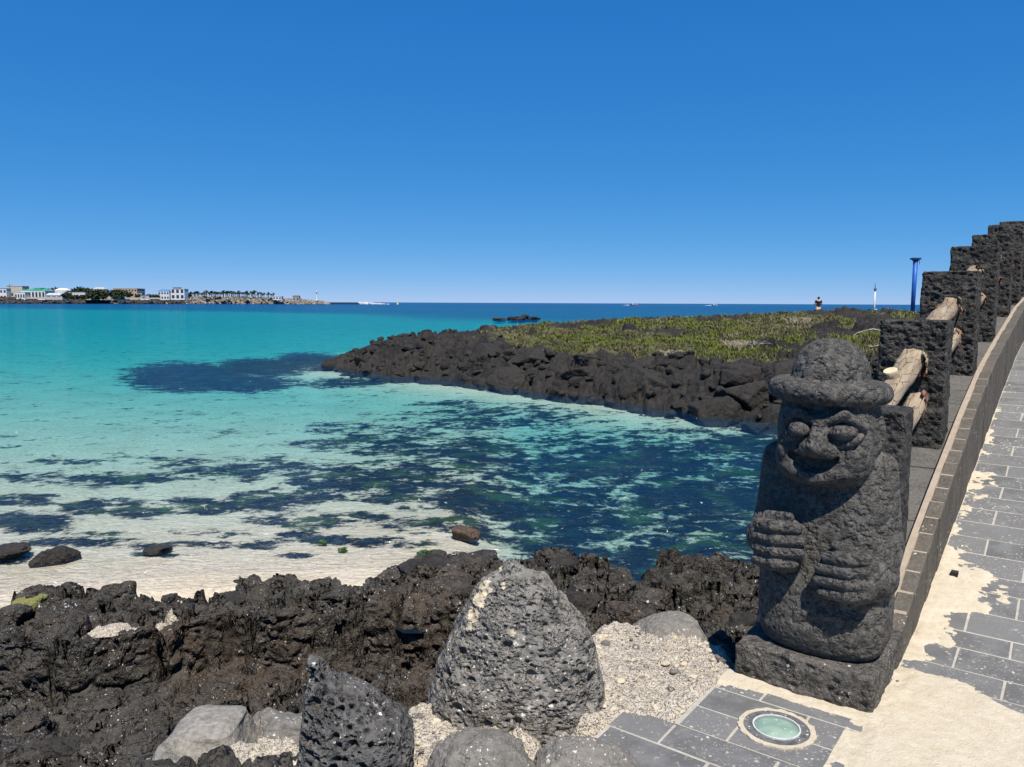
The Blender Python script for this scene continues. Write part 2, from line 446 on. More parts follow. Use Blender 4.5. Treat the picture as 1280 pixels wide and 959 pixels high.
# sea floor: pale sand with beds of dark weed growing on it, caustics and rock shade painted in
def m_seabed():
    t = NT('sandy_sea_floor'); v = t.n('NewGeometry').outputs['Position']
    fl = t.n('Mapping', i_Vector=v, i_Scale=(1, 1, 0)).outputs[0]
    sand = t.mix(t.rng(t.noise(fl, .6, 4), .3, .7), (.53, .45, .325), (.60, .52, .395))
    rip = t.noise(t.n('Mapping', i_Vector=fl, i_Scale=(.8, 1.6, 0), i_Rotation=(0, 0, .3)).outputs[0], 4.5, 3, .6, 1.2)
    shell_caustics = t.noise(t.n('Mapping', i_Vector=fl, i_Scale=(.8, 1.3, 0)).outputs[0], 13, 5, .75, .8)  # shell and gravel mottle, its contrast also painting the network of caustic light
    sand = t.mix(t.rng(shell_caustics, .53, .63), sand, (.32, .29, .21))
    sand = t.mix(t.rng(shell_caustics, .44, .36), sand, (.63, .59, .50))
    wd = t.attr('weed'); fine = t.attr('fine')
    n1 = t.noise(fl, .42, 6, .6, .5); n2 = t.noise(t.n('Mapping', i_Vector=fl, i_Scale=(.9, 1.0, 1)).outputs[0], 1.7, 6, .70, .35)
    nn = t.rng(t.mul(t.mul(n1, .3), t.mul(n2, .7), 'ADD'), .28, .72, 0., 1., False)
    n3 = t.noise(fl, 5.5, 5, .75)
    base = t.mul(t.mul(wd, nn, 'SUBTRACT'), t.mul(t.mul(n3, .5, 'SUBTRACT'), .85), 'ADD')
    m = t.mul(t.rng(base, -.12, .10), t.rng(t.noise(fl, 2.6, 5, .75), .28, .45, .8, 1.))
    thin = t.mul(t.rng(base, -.2, .02), t.rng(n3, .52, .66))
    m = t.mul(m, t.mul(thin, .28), 'MAXIMUM')
    green = t.rng(t.noise(fl, 1.1, 4), .5, .66)
    weed = t.mix(green, (.007, .014, .018), (.03, .06, .018))
    weed = t.mix(t.rng(t.noise(fl, 5, 4, .7), .60, .74), weed, (.045, .07, .02))
    col = t.mix(m, sand, weed)
    h = t.mul(t.mul(shell_caustics, .35), rip, 'ADD')
    return t.finish(col, .95, t.bump(h, .09), .1)
M['seabed'] = m_seabed()

def m_water():
    t = NT('sea_water'); v = t.n('NewGeometry').outputs['Position']
    fl = t.n('Mapping', i_Vector=v, i_Scale=(.8, 1.25, 0), i_Rotation=(0, 0, R(-14))).outputs[0]
    d = t.attr('depth')
    def absorb(k):
        return t.n('Math', operation='POWER', i_0=math.e, i_1=t.mul(d, -k)).outputs[0]
    tint = t.n('CombineColor', i_Red=absorb(.62), i_Green=absorb(.026), i_Blue=absorb(.014)).outputs[0]
    tr = t.n('BsdfTransparent', i_Color=tint)
    w1 = t.noise(fl, 1.1, 3, .6); w2 = t.noise(fl, 4.2, 3, .6, .6); w3 = t.noise(fl, .16, 3, .5)
    hh = t.mul(t.mul(w1, .42), t.mul(w2, .30), 'ADD')
    hh = t.mul(hh, t.mul(w3, 1.6), 'ADD')
    nb = t.bump(hh, .6, 1.)
    scat = t.n('BsdfDiffuse', i_Color=(.001, .064, .205, 1), i_Normal=nb)
    def turb(k, amt): return t.mul(t.mul(1., t.n('Math', operation='POWER', i_0=math.e, i_1=t.mul(d, -k)).outputs[0], 'SUBTRACT'), amt)
    f = t.mul(turb(.9, .23), turb(.06, .55), 'ADD')
    body = t.n('MixShader', i_0=f, i_1=tr.outputs[0], i_2=scat.outputs[0])
    gl = t.n('BsdfGlossy', i_Color=(1, 1, 1, 1), i_Roughness=.08, i_Normal=nb)
    fr = t.n('Fresnel', i_IOR=1.33, i_Normal=nb).outputs[0]
    fr = t.mul(fr, .19, 'MINIMUM')
    fin = t.n('MixShader', i_0=fr, i_1=body.outputs[0], i_2=gl.outputs[0])
    t.t.links.new(fin.outputs[0], t.out.inputs[0])
    return t.m
M['water'] = m_water()

# ------------------------------------------------------------------ headland outline (world metres)
HF = [G(400, 457, SEA), G(440, 463, SEA), G(480, 468, SEA), G(560, 477, SEA), G(640, 487, SEA), G(720, 497, SEA), G(800, 508, SEA), G(870, 516, SEA), G(960, 528, SEA), G(1060, 540, SEA)]
HP = [(p[0], p[1]) for p in HF] + [(16, 17.0), (30, 21), (60, 40), (60, 62), (30, 62), (12, 60), (2, 58), (-4, 53), (-8, 46.5), (-10.2, 42)]
def poly_dist(x, y, poly):
    n = len(poly); d = np.full(x.shape, 1e9); ins = np.zeros(x.shape, bool)
    for i in range(n):
        (x1, y1), (x2, y2) = poly[i], poly[(i + 1) % n]
        ex, ey = x2 - x1, y2 - y1
        t = np.clip(((x - x1) * ex + (y - y1) * ey) / (ex * ex + ey * ey), 0, 1)
        d = np.minimum(d, (x - x1 - t * ex) ** 2 + (y - y1 - t * ey) ** 2)
        c = ((y1 > y) != (y2 > y)) & (x < ex * (y - y1) / (ey if abs(ey) > 1e-9 else 1e-9) + x1)
        ins ^= c
    d = np.sqrt(d)
    return np.where(ins, d, -d)
def headland(x, y, rough=True):
    w = fbm(P3(x * .35, y * .35), 3, 3) * 1.1
    d = poly_dist(x, y, HP) + w * .8
    prof = np.interp(d, [-8, -2.5, -.8, 0, .6, 2.2, 4, 9, 16, 25], [-6, -4, -1.1, -.05, .45, 1.25, 1.55, 2.05, 2.55, 2.65])
    tipf = np.interp(x, [-12, -9, -6, -2, 2, 30], [.62, .72, .9, 1.0, 1.0, 1.0])
    z = SEA + np.where(prof > 0, prof * tipf, prof)
    z += .45 * np.exp(-((x - 17.2) / 4.5) ** 2 - ((y - 40) / 2.6) ** 2)       # grassy hump
    grass = sst(2.0, 3.5, d + fbm(P3(x * .5, y * .5), 3, 31) * 1.6 - .25 * sst(30, 40, y)) * sst(-2.5, 1.5, x + .1 * (y - 35)) * sst(-.1, .12, fbm(P3(x * .28, y * .28), 3, 41) + .5 * fbm(P3(x * 1.1, y * .8), 3, 42) + .23)
    grass *= sst(1.5, 4, d)
    if rough:
        q = P3(x + .35 * vnoise(P3(x * 1.3, y * 1.3), 8), y + .35 * vnoise(P3(x * 1.3, y * 1.3), 9))
        f1, f2, idn = worley(q * .9, 21, True); e = f2 - f1
        g1, g2, idm = worley(q * 2.3, 22, True)
        am = (1 - .8 * grass) * sst(-3, .4, d)
        z += am * ((idn - .5) * .42 - .26 * np.exp(-(e / .09) ** 2) + (idm - .5) * .22 - .16 * np.exp(-((g2 - g1) / .1) ** 2) + .12 * fbm(P3(x * 3, y * 3), 4, 5))
        z += .10 * fbm(P3(x * .9, y * .9), 3, 6) + .09 * grass * fbm(P3(x * 2.6, y * 2.6), 3, 7)
    return z, d, grass

# ------------------------------------------------------------------ sea floor and sea
SHX, SHY = zip(*[(G(x, y, SEA)[0], G(x, y, SEA)[1]) for x, y in [(-300, 752), (0, 742), (120, 730), (200, 722), (330, 716), (450, 712), (560, 708), (640, 730), (720, 770), (1100, 780)]])
def floor_depth(x, y):
    t = y - np.interp(x, SHX, SHY)
    d = np.interp(t, [-6, -2.2, -.7, 0, 4, 10, 25, 50, 100, 160, 500], [1.5, .9, -.07, 0, .22, .62, 1.5, 2.9, 4.3, 4.8, 5.4])
    d += .35 * sst(-.9, .6, x) * sst(-1.5, .5, t) * sst(40, 15, y)
    q = .645 * x + .763 * y - 132 + 26 * vnoise(P3(x * .012, y * .012), 61) + 9 * vnoise(P3(x * .05, y * .05), 62)
    d = d + 11 * sst(-14, 36, q) + 6 * sst(100, 500, q)
    hd = -poly_dist(x, y, HP)
    d = np.where(hd < 6, np.minimum(d, .25 + .16 * np.maximum(hd, 0)), d)
    d = d + .05 * fbm(P3(x * .7, y * .7), 3, 63) * sst(0, .4, d)
    return d
BEDS_AND_SHADE = [  # seen centre, half extents, density
    (235, 460, 80, 17, .95), (330, 450, 70, 12, .9), (385, 442, 45, 10, .9), (300, 468, 80, 10, .8),
    (100, 668, 120, 9, .60), (260, 674, 140, 7, .58), (420, 670, 80, 10, .62), (500, 676, 60, 7, .58), (620, 690, 60, 10, .62),
    (55, 580, 90, 10, .64), (150, 583, 110, 12, .62), (40, 640, 62, 18, .74), (150, 618, 100, 16, .63), (5, 690, 34, 9, .9), (30, 607, 60, 9, .64),
    (260, 615, 80, 16, .63), (330, 570, 130, 18, .62), (330, 610, 100, 16, .66), (420, 590, 90, 28, .67), (240, 560, 90, 8, .54), (90, 560, 80, 5, .54), (270, 655, 60, 8, .54), (110, 655, 60, 6, .56), (390, 640, 90, 14, .60),
    (520, 590, 110, 36, .67), (620, 560, 130, 34, .67), (600, 605, 100, 28, .70), (760, 560, 170, 40, .685), (860, 610, 150, 55, .68), (720, 620, 130, 50, .69), (830, 680, 120, 34, .72), (940, 600, 90, 90, .69), (940, 690, 60, 30, .8), (690, 660, 70, 24, .72),
    (560, 645, 90, 18, .62), (460, 640, 90, 16, .60), (375, 658, 30, 6, .75), (480, 540, 120, 16, .64), (430, 520, 80, 10, .54), (370, 690, 30, 5, .6), (330, 680, 20, 4, .6), (540, 520, 120, 12, .58),
    (620, 510, 150, 18, .58), (800, 530, 130, 12, .56), (920, 540, 90, 14, .72), (200, 688, 50, 4, .7), (700, 690, 90, 12, .5), (430, 470, 60, 6, .7), (560, 492, 60, 4, .6)]  # the bed along the headland's right shore paints the rocks' shade as weed
def weed_density(x, y):
    w = np.zeros_like(x)
    for (px, py, rx, ry, a) in BEDS_AND_SHADE:
        c = G(px, py, SEA)
        q = ((x / y - c[0] / c[1]) / (rx / FPX)) ** 2 + ((1 / y - 1 / c[1]) / (ry / (FPX * (EYE - SEA)))) ** 2
        w = np.maximum(w, a * np.exp(-(q ** 1.5) * .55))
    far = sst(70, 110, y) * sst(300, 160, y) * .30
    return np.maximum(w, np.maximum(far, .27 * sst(11, 14, y)))
def fan(az0, az1, ncol, rs):
    az = np.linspace(R(az0), R(az1), ncol)
    A, Q = np.meshgrid(az, rs)
    return Q * np.tan(A), Q + 0 * A
rs = np.concatenate([np.linspace(4.2, 14, 90, endpoint=False), np.geomspace(14, 60, 170, endpoint=False), np.geomspace(60, 600, 130, endpoint=False), np.geomspace(600, 40000, 40)])
X, Y = fan(-56, 56, 420, rs)
x, y = X.ravel(), Y.ravel()
dep = floor_depth(x, y)
me = mesh_np('sea_floor', np.stack([x, y, SEA - np.where(dep < .25, dep, .25 + .4 * (1 - np.exp(-(np.maximum(dep, .25) - .25) / 1.5)))], 1), grid_q(*X.shape))
attr(me, 'weed', weed_density(x, y))
tag(obj('sea_floor', me, M['seabed']), kind='structure')
me = mesh_np('sea_water', np.stack([x, y, np.full_like(x, SEA)], 1), grid_q(*X.shape))
attr(me, 'depth', np.maximum(dep, .0))
tag(obj('sea_water', me, M['water']), kind='structure')

# ------------------------------------------------------------------ foreground lava shelf
def px_line(pts, z):
    w = sorted((G(x, y, z)[0], G(x, y, z)[1]) for x, y in pts); return zip(*w)
BX, BY = px_line([(-300, 790), (0, 768), (70, 742), (150, 734), (250, 745), (300, 735), (345, 728), (400, 733), (445, 740), (482, 712), (520, 703), (600, 693), (700, 697), (760, 708), (795, 730), (830, 706), (870, 700), (950, 712), (1100, 712)], -1.42)
TX, TY = px_line([(-300, 800), (0, 800), (130, 803), (200, 790), (290, 773), (440, 757), (560, 750), (700, 750)], -1.15)
def shelf_parts(x):
    yb = np.interp(x, BX, BY); yt = np.minimum(np.interp(x, TX, TY), yb - .35)
    return yb, yt
POOL = G(517, 806, -1.52)
JOINTS = [(G(px, py, -1.3)[0], w_, d_) for px, py, w_, d_ in ((75, 830, .02, .2), (188, 830, .03, .3), (296, 815, .04, .45), (441, 800, .025, .4), (500, 775, .035, .4), (385, 810, .015, .12))]
def shelf(x, y):
    yb, yt = shelf_parts(x)
    yt = yt + .14 * vnoise(P3(x * 1.6, x * 0), 12) + .05 * vnoise(P3(x * 6, x * 0), 13)
    u = (y - yt) / np.maximum(yb - yt, .2)
    zl = np.where(y > yt, -1.13 - .27 * np.clip(u, 0, 1), -1.13 - .46 * sst(0, .09, yt - y) + .12 * sst(.2, 1.2, yt - y) + .18 * sst(1.2, 2.4, yt - y))
    zr = np.interp(y, [3, 4.6, 5.6, 6.4, 7.2, 8.4], [-1.5, -1.55, -1.45, -1.28, -1.3, -1.4])
    k = sst(-.75, .1, x)
    z = zl * (1 - k) + zr * k
    z = z - 1.3 * sst(-.12, .55, y - yb)
    q = P3(x + .16 * vnoise(P3(x * 3, y * 3), 14), y * 1.25 + .16 * vnoise(P3(x * 3, y * 3), 15))
    f1, f2, i1 = worley(q * 1.15, 16, True); g1, g2, i2 = worley(q * 3.1, 17, True); h1, h2, i3 = worley(q * 8., 18, True)
    amp = .55 + .45 * sst(-.4, .4, fbm(P3(x * .7, y * .7), 2, 19) + .5 * k)
    fm = 1 - .96 * np.exp(-((y - yt + .04) / .17) ** 2) * (1 - k)
    z += amp * fm * ((i1 - .5) * .30 - .17 * np.exp(-((f2 - f1) / .05) ** 2) + (i2 - .5) * .13 - .05 * np.exp(-((g2 - g1) / .09) ** 2) + (i3 - .5) * .035)
    zq = z / .13 + .6 * vnoise(P3(x * 1.2, y * 1.2), 34); fr = zq - np.floor(zq)
    z += fm * .13 * .9 * (sst(.3, .7, fr) - fr)
    z -= .16 * np.exp(-((x - POOL[0]) / .26) ** 2 - ((y - POOL[1]) / .16) ** 2)
    for jx, jw, dp in JOINTS:
        z -= dp * np.exp(-((x - jx - .05 * vnoise(P3(y * 5, x * 0 + jx), 33)) / jw) ** 2) * sst(-.25, -.02, y - yt) * sst(.75, .3, y - yt)
    z += .09 * fbm(P3(x * 1.4, y * 1.4), 4, 20) + .04 * sst(-.5, .0, y - yb) * sst(.3, 0, y - yb)
    z -= .2 * np.exp(-((x + 1.38) / .5) ** 2 - ((y - 3.15) / .3) ** 2)
    # bank under the paving
    edge = np.interp(x, [-3, -1.6, -.8, -.3, .2, .5, 1.0, 1.3, 2.2], [2.35, 2.45, 2.65, 2.95, 3.35, 3.75, 3.95, 3.6, 3.2]) + .1 * vnoise(P3(x * 2.5, y * 2.5), 23)
    wn_ = sst(.75, 0, y - edge)
    zn = -.10 + .035 * fbm(P3(x * 5, y * 5), 4, 24) - .08 * sst(2.8, 3.9, y)
    return z * (1 - wn_) + zn * wn_
az = np.linspace(R(-43), R(34), 620)
def col_rows(az):
    base = np.concatenate([np.linspace(1.6, 2.6, 40, endpoint=False), np.linspace(2.6, 8.9, 420)])
    Yg = np.repeat(base[:, None], len(az), 1)
    xa = np.tan(az) * 6.1
    _, yt = shelf_parts(xa)
    extra = yt[None, :] + .14 * vnoise(P3(xa * 1.6, xa * 0), 12)[None, :] + np.linspace(-.12, .05, 80)[:, None]
    return np.sort(np.concatenate([Yg, extra]), 0)
Y = col_rows(az); X = Y * np.tan(az)[None, :]
Z = shelf(X.ravel(), Y.ravel()).reshape(X.shape)
nrm = grid_normals(X, Y, Z)
p = np.stack([X, Y, Z], -1).reshape(-1, 3); nf = nrm.reshape(-1, 3)
f1, f2, idn = worley(p * np.array([9, 9, 13]), 25)
nd = .022 * fbm(p * np.array([4, 4, 9]), 4, 26) - .028 * np.abs(fbm(p * np.array([2.6, 2.6, 7.]), 4, 126)) - .04 * np.abs(fbm(p * np.array([8, 8, 15.]), 3, 127)) + .02 + .02 * (fbm(p * 16, 3, 27)) - .018 * sst(.4, .1, f1) * (idn > .45)
for sc_, am_, wd_ in ((2.3, .06, .06), (5.2, .028, .08)):
    c1, c2, ci = worley((p + .10 * np.stack([vnoise(p * 3, 131), vnoise(p * 3, 132), vnoise(p * 3, 133)], 1)) * np.array([sc_, sc_, sc_ * 1.7]), 130)
    nd = nd - am_ * np.exp(-((c2 - c1) / wd_) ** 2) + am_ * .6 * (ci - .5)
p = p + nf * nd[:, None]
tag(obj('lava_shelf', mesh_np('lava_shelf', p, grid_q(*X.shape)), M['shore']), kind='structure')
def shelf_z(x, y): return float(shelf(np.array([x]), np.array([y]))[0])

# ------------------------------------------------------------------ headland
az = np.linspace(R(-17), R(44), 640)
rsh = np.geomspace(15, 66, 330)
X, Y = fan(-17, 44, 640, rsh)
z, d, gr = headland(X.ravel(), Y.ravel())
Z = z.reshape(X.shape)
nrm = grid_normals(X, Y, Z).reshape(-1, 3); p = np.stack([X, Y, Z], -1).reshape(-1, 3)
rk = (1 - .8 * gr)
p = p + nrm * (rk * (.10 * fbm(p * np.array([1.5, 1.5, 4]), 4, 28) + .05 * fbm(p * 5, 3, 29)))[:, None]
me = mesh_np('headland', p, grid_q(*X.shape))
attr(me, 'grass', gr)
def m_headland():
    t = NT('headland_ground'); v = t.n('NewGeometry').outputs['Position']
    a = t.noise(v, .9, 5); b = t.noise(v, 5, 4, .65)
    rock = t.mix(t.rng(a, .35, .65), (.013, .0122, .0116), (.026, .024, .0225))
    rock = t.mix(t.rng(t.noise(v, .35, 4), .5, .62), rock, (.031, .026, .021))
    rock = t.mix(t.rng(b, .4, .8), rock, (.045, .042, .039))
    rock = t.mix(t.rng(t.noise(v, 3.2, 5, .7), .70, .74), rock, (.3, .28, .24))
    g = t.mix(t.rng(t.noise(v, .55, 4), .35, .65), (.075, .07, .03), (.12, .105, .055))
    g = t.mix(t.rng(t.noise(v, 2.2, 4, .7), .45, .6), g, (.055, .06, .02))
    f = t.rng(t.mul(t.attr('grass'), t.mul(t.noise(v, 1.8, 5, .7), .9), 'SUBTRACT'), -.05, .12)
    col = t.mix(f, rock, g)
    h = t.mul(b, t.mul(t.noise(v, 14, 4, .7), .5), 'ADD')
    t.finish(col, .93, t.bump(h, .09), .2)
    return t.m
tag(obj('headland', me, m_headland()), kind='structure')
def head_z(x, y):
    z, d, g = headland(np.array([x]), np.array([y])); return float(z[0]), float(d[0]), float(g[0])

# loose blocks of lava along the headland shore
rng = np.random.RandomState(5)
variants = [rock_mesh('lava_block', 100 + i, 4, (1, .85 + .1 * (i % 3),   .60 + .08 * (i % 4)), planes=9 + i % 4, sharp=34, rough=.05, fine=.035) for i in range(10)]
for m_ in variants: m_.materials.append(M['black'])
small = []
xs = rng.uniform(-11, 26, 34000); ys = rng.uniform(16, 62, 34000)
hz, hd, hg = headland(xs, ys)
ok = (hd > -.3) & (hd < 4.2) & (hg < .25) & (np.abs(np.arctan2(xs, ys)) < R(36)) & ((ys < 47) | (hd < 3.2))
xs, ys, hz, hd = xs[ok], ys[ok], hz[ok], hd[ok]
taken = []
for i in range(len(xs)):
    if len(taken) >= 900: break
    big = i < len(xs) * .3 and len(taken) < 64
    if i < len(xs) * .3 and not (big and xs[i] > -1 and .4 < hd[i] < 2.6): continue
    s = rng.uniform(.5, .95) if big else rng.uniform(.2, .46) if len(taken) < 290 else rng.uniform(.08, .22)
    if any((xs[i] - a) ** 2 + (ys[i] - b) ** 2 < (.62 * (s + c)) ** 2 for a, b, c in taken): continue
    taken.append((xs[i], ys[i], s))
    if len(taken) > 290:
        a_, b_, c_ = rng.uniform(0, 6.28, 3)
        small.append((Matrix.Translation((xs[i], ys[i], hz[i] + s * .1)) @ Matrix.Rotation(a_, 4, 'Z') @ Matrix.Rotation(.4 * math.sin(b_), 4, 'X') @ Matrix.Scale(s, 4), i % 6))
        continue
    o = obj('lava_block', variants[i % 10])
    o.location = (xs[i], ys[i], hz[i] + (-.18 * s if s < .43 else -.16 * s)); o.scale = (s, s, s)
    o.rotation_euler = (rng.uniform(-.35, .35), rng.uniform(-.35, .35), rng.uniform(0, 6.28))
    tag(o, 'black angular lava block lying on the rocky shore of the grassy headland', 'rock', 'lava blocks along the headland shore')

lowv = [rock_mesh('lava_rubble', 160 + i, 2, (1, .9, .8), planes=11, sharp=18, rough=.1, fine=.05) for i in range(6)]
VV = []; FF = []; nb = 0; fl_ = ico(2)[1]
lv = []
for m_ in lowv:
    a_ = np.zeros(len(m_.vertices) * 3); m_.vertices.foreach_get('co', a_); lv.append(a_.reshape(-1, 3)); bpy.data.meshes.remove(m_)
for mt, k_ in small:
    A_ = np.array(mt); VV.append(lv[k_] @ A_[:3, :3].T + A_[:3, 3]); FF.append(fl_ + nb); nb += len(lv[k_])
tag(obj('lava_rubble', mesh_np('lava_rubble', np.concatenate(VV), np.concatenate(FF)), M['black']), kind='stuff')

# grass and dry stalks on the headland
def m_leaf(name, attr_name='tint'):
    t = NT(name); c = t.n('Attribute', attribute_name=attr_name).outputs[0]
    t.finish(c, .8, None, .2); return t.m
def grass_mesh():
    rng = np.random.RandomState(9)
    n = 190000
    az = rng.uniform(R(-5), R(37), n); rr = np.exp(rng.uniform(np.log(20), np.log(56), n))
    x = rr * np.tan(az); y = rr
    z, d, g = headland(x, y)
    dens = sst(.3, .8, g - .8 * fbm(P3(x * 1.1, y * 1.1), 3, 45) - .1)
    k = rng.uniform(0, 1, n) < dens
    x, y, z = x[k], y[k], z[k]; n = len(x)
    tone = fbm(P3(x * .5, y * .5), 3, 46); tone2 = fbm(P3(x * 2.2, y * 2.2), 2, 47)
    V = []; C = []; r0 = rng.uniform(0, 1, n)
    for b in range(3):
        a = rng.uniform(0, 2 * np.pi, n); L = rng.uniform(.04, .12, n) * (1 + .5 * tone2) * np.where((y > 40) & (r0 > .985), 2.6, 1.); w = rng.uniform(.010, .024, n) * (y / 32)
        lx, ly = np.cos(a), np.sin(a); lean = rng.uniform(.8, 2.4, n) * L
        bx = x + rng.normal(0, .06, n); by = y + rng.normal(0, .06, n)
        p0 = np.stack([bx - ly * w, by + lx * w, z - .05], 1); p1 = np.stack([bx + ly * w, by - lx * w, z - .05], 1)
        p2 = np.stack([bx + lx * lean, by + ly * lean, z + L], 1)
        V.append(np.stack([p0, p1, p2], 1))
        r = np.clip(rng.uniform(0, 1, n) * .6 + .2 + .9 * fbm(P3(x * 3.2, y * 3.2), 2, 48), 0, 1)[:, None]
        green = np.array([.068, .092, .02]); lime = np.array([.13, .158, .02]); straw = np.array([.165, .142, .075]); dark = np.array([.03, .034, .016])
        c = np.where((r < .34 + .3 * tone[:, None]), green, straw)
        c = np.where((tone[:, None] + .5 * tone2[:, None] > .22) & (r < .8), lime, c)
        c = np.where((r > .95) | ((tone2[:, None] < -.22) & (r > .62)), dark, c)
        C.append(np.repeat((c * rng.uniform(.75, 1.3, n)[:, None])[:, None, :], 3, 1))
    V = np.concatenate(V).reshape(-1, 3); C = np.concatenate(C).reshape(-1, 3)
    me = mesh_np('headland_grass', V, np.arange(len(V)).reshape(-1, 3), False)
    a = me.attributes.new('tint', 'FLOAT_COLOR', 'POINT')
    a.data.foreach_set('color', np.concatenate([C, np.ones((len(C), 1))], 1).astype(np.float32).ravel())
    return me
tag(obj('headland_grass', grass_mesh(), m_leaf('grass_blades')), kind='stuff')

M['twig'] = m_simple('dry_twigs', (.36, .31, .22), .9, .3, 6)
def dry_bush(px, py, Y, w, n, label, seed):
    r = random.Random(seed); c = at(px, py, Y); z0 = head_z(c[0], c[1])[0]
    mb = MB()
    for i in range(n):
        a = r.uniform(0, 6.28); bx, by = r.gauss(0, w * .35), r.gauss(0, w * .25); L = r.uniform(.3, .8) * w
        pts = [(bx + math.cos(a) * L * t + r.gauss(0, .03), by + math.sin(a) * L * t * .7, -.05 + w * .9 * (t - .6 * t * t) * r.uniform(.7, 1.3)) for t in (0, .35, .7, 1)]
        mb.tube(pts, [.012, .010, .008, .005], 4)
    o = mb.build('dry_bush', M['twig']); o.location = (c[0], c[1], z0)
    tag(o, label, 'shrub')
dry_bush(925, 430, 28.5, .9, 60, 'tangle of pale dry stalks where the grass meets the dark headland rocks', 1)
dry_bush(845, 438, 28.5, .6, 26, 'small spray of dead stalks at the lower edge of the headland grass', 2)
dry_bush(1000, 402, 36, .8, 30, 'low dry bush left of the grassy hump near the standing person', 3)
mb = MB(); c = at(1090, 436, 26.5); z0 = head_z(c[0], c[1])[0]
mb.tube([(math.cos(a) * .42, 0, .34 + math.sin(a) * .3) for a in np.linspace(-1.9, 1.9, 12)], [.022] * 12, 5)
mb.tube([(-.14, 0, .62), (-.5, .1, .5), (-.6, .1, .42)], [.02, .018, .012], 5)
br = mb.build('bent_branch', M['twig']); br.location = (c[0], c[1], z0)
tag(br, 'bleached curved branch lying on the headland grass left of the first railing pillar', 'branch')

# ------------------------------------------------------------------ paving, kerb and coping
pav = empty('pavement'); tag(pav, kind='structure')
SJ = [-1.16, -.99, -.82, -.65, -.49, -.32, -.14, -.06, .05, .24, .44, .635, .845, 1.005, 1.2, 1.405, 1.575, 1.80, 2.0, 2.21, 2.42]
while SJ[-1] < 12: SJ.append(SJ[-1] + .2)
rp = random.Random(3)
def slab_strip(name, m, o0, o1, s_list, top, th, parent, drop=0.):
    mb = MB()
    s_list = list(s_list)
    v = []
    for s in s_list:
        t = float(top(s)) - drop
        v += [so(s, o0, t), so(s, o1, t), so(s, o1, t - th), so(s, o0, t - th)]
    f = []
    for i in range(len(s_list) - 1):
        for k in range(4):
            j = (k + 1) % 4; f.append((4 * i + k, 4 * i + j, 4 * i + 4 + j, 4 * i + 4 + k))
    f += [(3, 2, 1, 0), tuple(4 * (len(s_list) - 1) + k for k in range(4))]
    mb.poly(v, [tuple(reversed(q)) for q in f])
    return mb.build(name, m, parent)
slab_strip('paving_bed', M['pmortar'], 0, 2.9, list(np.arange(-1.4, 14.2, .1)), walk, .5, pav, .0009)
slab_strip('paving_bed', M['pmortar'], -.58, -.002, list(np.arange(-.49, .02, .1)), walk, .4, pav, .0011)
slab_strip('paving_bed', M['pmortar'], -.77, -.002, list(np.arange(-1.4, -.48, .09)), walk, .41, pav, .0013)
LS, LO, LR = -.302, -.262, .131           # ground light centre and cut radius
def paver(s0, s1, o0, o1):
    g = .0055; b = .0012
    s0 += g; s1 -= g; o0 += g; o1 -= g
    z0, z1 = float(walk(s0)), float(walk(s1)); jz = rp.uniform(.0, .0012)
    r = lambda: rp.uniform(-.002, .002)
    corner = [(s0 + r(), o0 + r(), z0), (s0 + r(), o1 + r(), z0), (s1 + r(), o1 + r(), z1), (s1 + r(), o0 + r(), z1)]
    cs, co = (s0 + s1) / 2, (o0 + o1) / 2
    mb = MB()
    bot = [so(s, o, z - .03) for s, o, z in corner]; mid = [so(s, o, z - b + jz) for s, o, z in corner]
    tp = [so(s + (b if s < cs else -b), o + (b if o < co else -b), z + jz) for s, o, z in corner]
    f = [(11, 10, 9, 8)]
    for i in range(4):
        j = (i + 1) % 4; f += [(i, 4 + i, 4 + j, j), (4 + i, 8 + i, 8 + j, 4 + j)]
    mb.poly(bot + mid + tp, f)
    return mb.build('paver', M['paver'], pav)
def cut_paver(s0, s1, a, b_, side):
    g = .0055; ss = np.linspace(s0 + g, s1 - g, 13); pts = []
    edge = [(s_, (max(a + g, min(b_ - g, LO + side * math.sqrt(max(0., LR ** 2 - (s_ - LS) ** 2)))))) for s_ in ss]
    far = a + g if side < 0 else b_ - g
    if max(abs(o_ - far) for _, o_ in edge) < .03: return
    loop = edge + [(ss[-1], far), (ss[0], far)]
    if side > 0: loop = loop[::-1]
    n = len(loop); mb = MB()
    mb.poly([so(p_, q_, -.03) for p_, q_ in loop] + [so(p_, q_, .0006) for p_, q_ in loop], [tuple(range(n, 2 * n))] + [(i, (i + 1) % n, n + (i + 1) % n, n + i) for i in range(n)])
    mb.build('paver', M['paver'], pav)
npv = 0
for i in range(len(SJ) - 1):
    s0, s1 = SJ[i], SJ[i + 1]; sm = (s0 + s1) / 2
    if sm > 9: break
    off = .19 if (i % 2 == 0) else 0.0
    if sm < -.145: lo = -.565 if sm > -.49 else -.775
    elif sm < -.02: lo = -.555
    else: lo = .0
    hi = 1.3 if sm < 3 else 1.0
    o = -.95 + off
    while o < hi:
        a, b_ = max(o, lo), min(o + .38, hi + .1)
        o += .38
        if b_ - a < .05: continue
        if sm > 3.6 and b_ < 0.0: continue
        # pieces round the lamp are cut: split the paver where it meets the ring
        if sm < 0 and abs(sm - LS) < LR + .05 and a < LO + LR and b_ > LO - LR:
            cut_paver(s0, s1, a, b_, -1); cut_paver(s0, s1, a, b_, 1)
            continue
        paver(s0, s1, a, b_); npv += 1

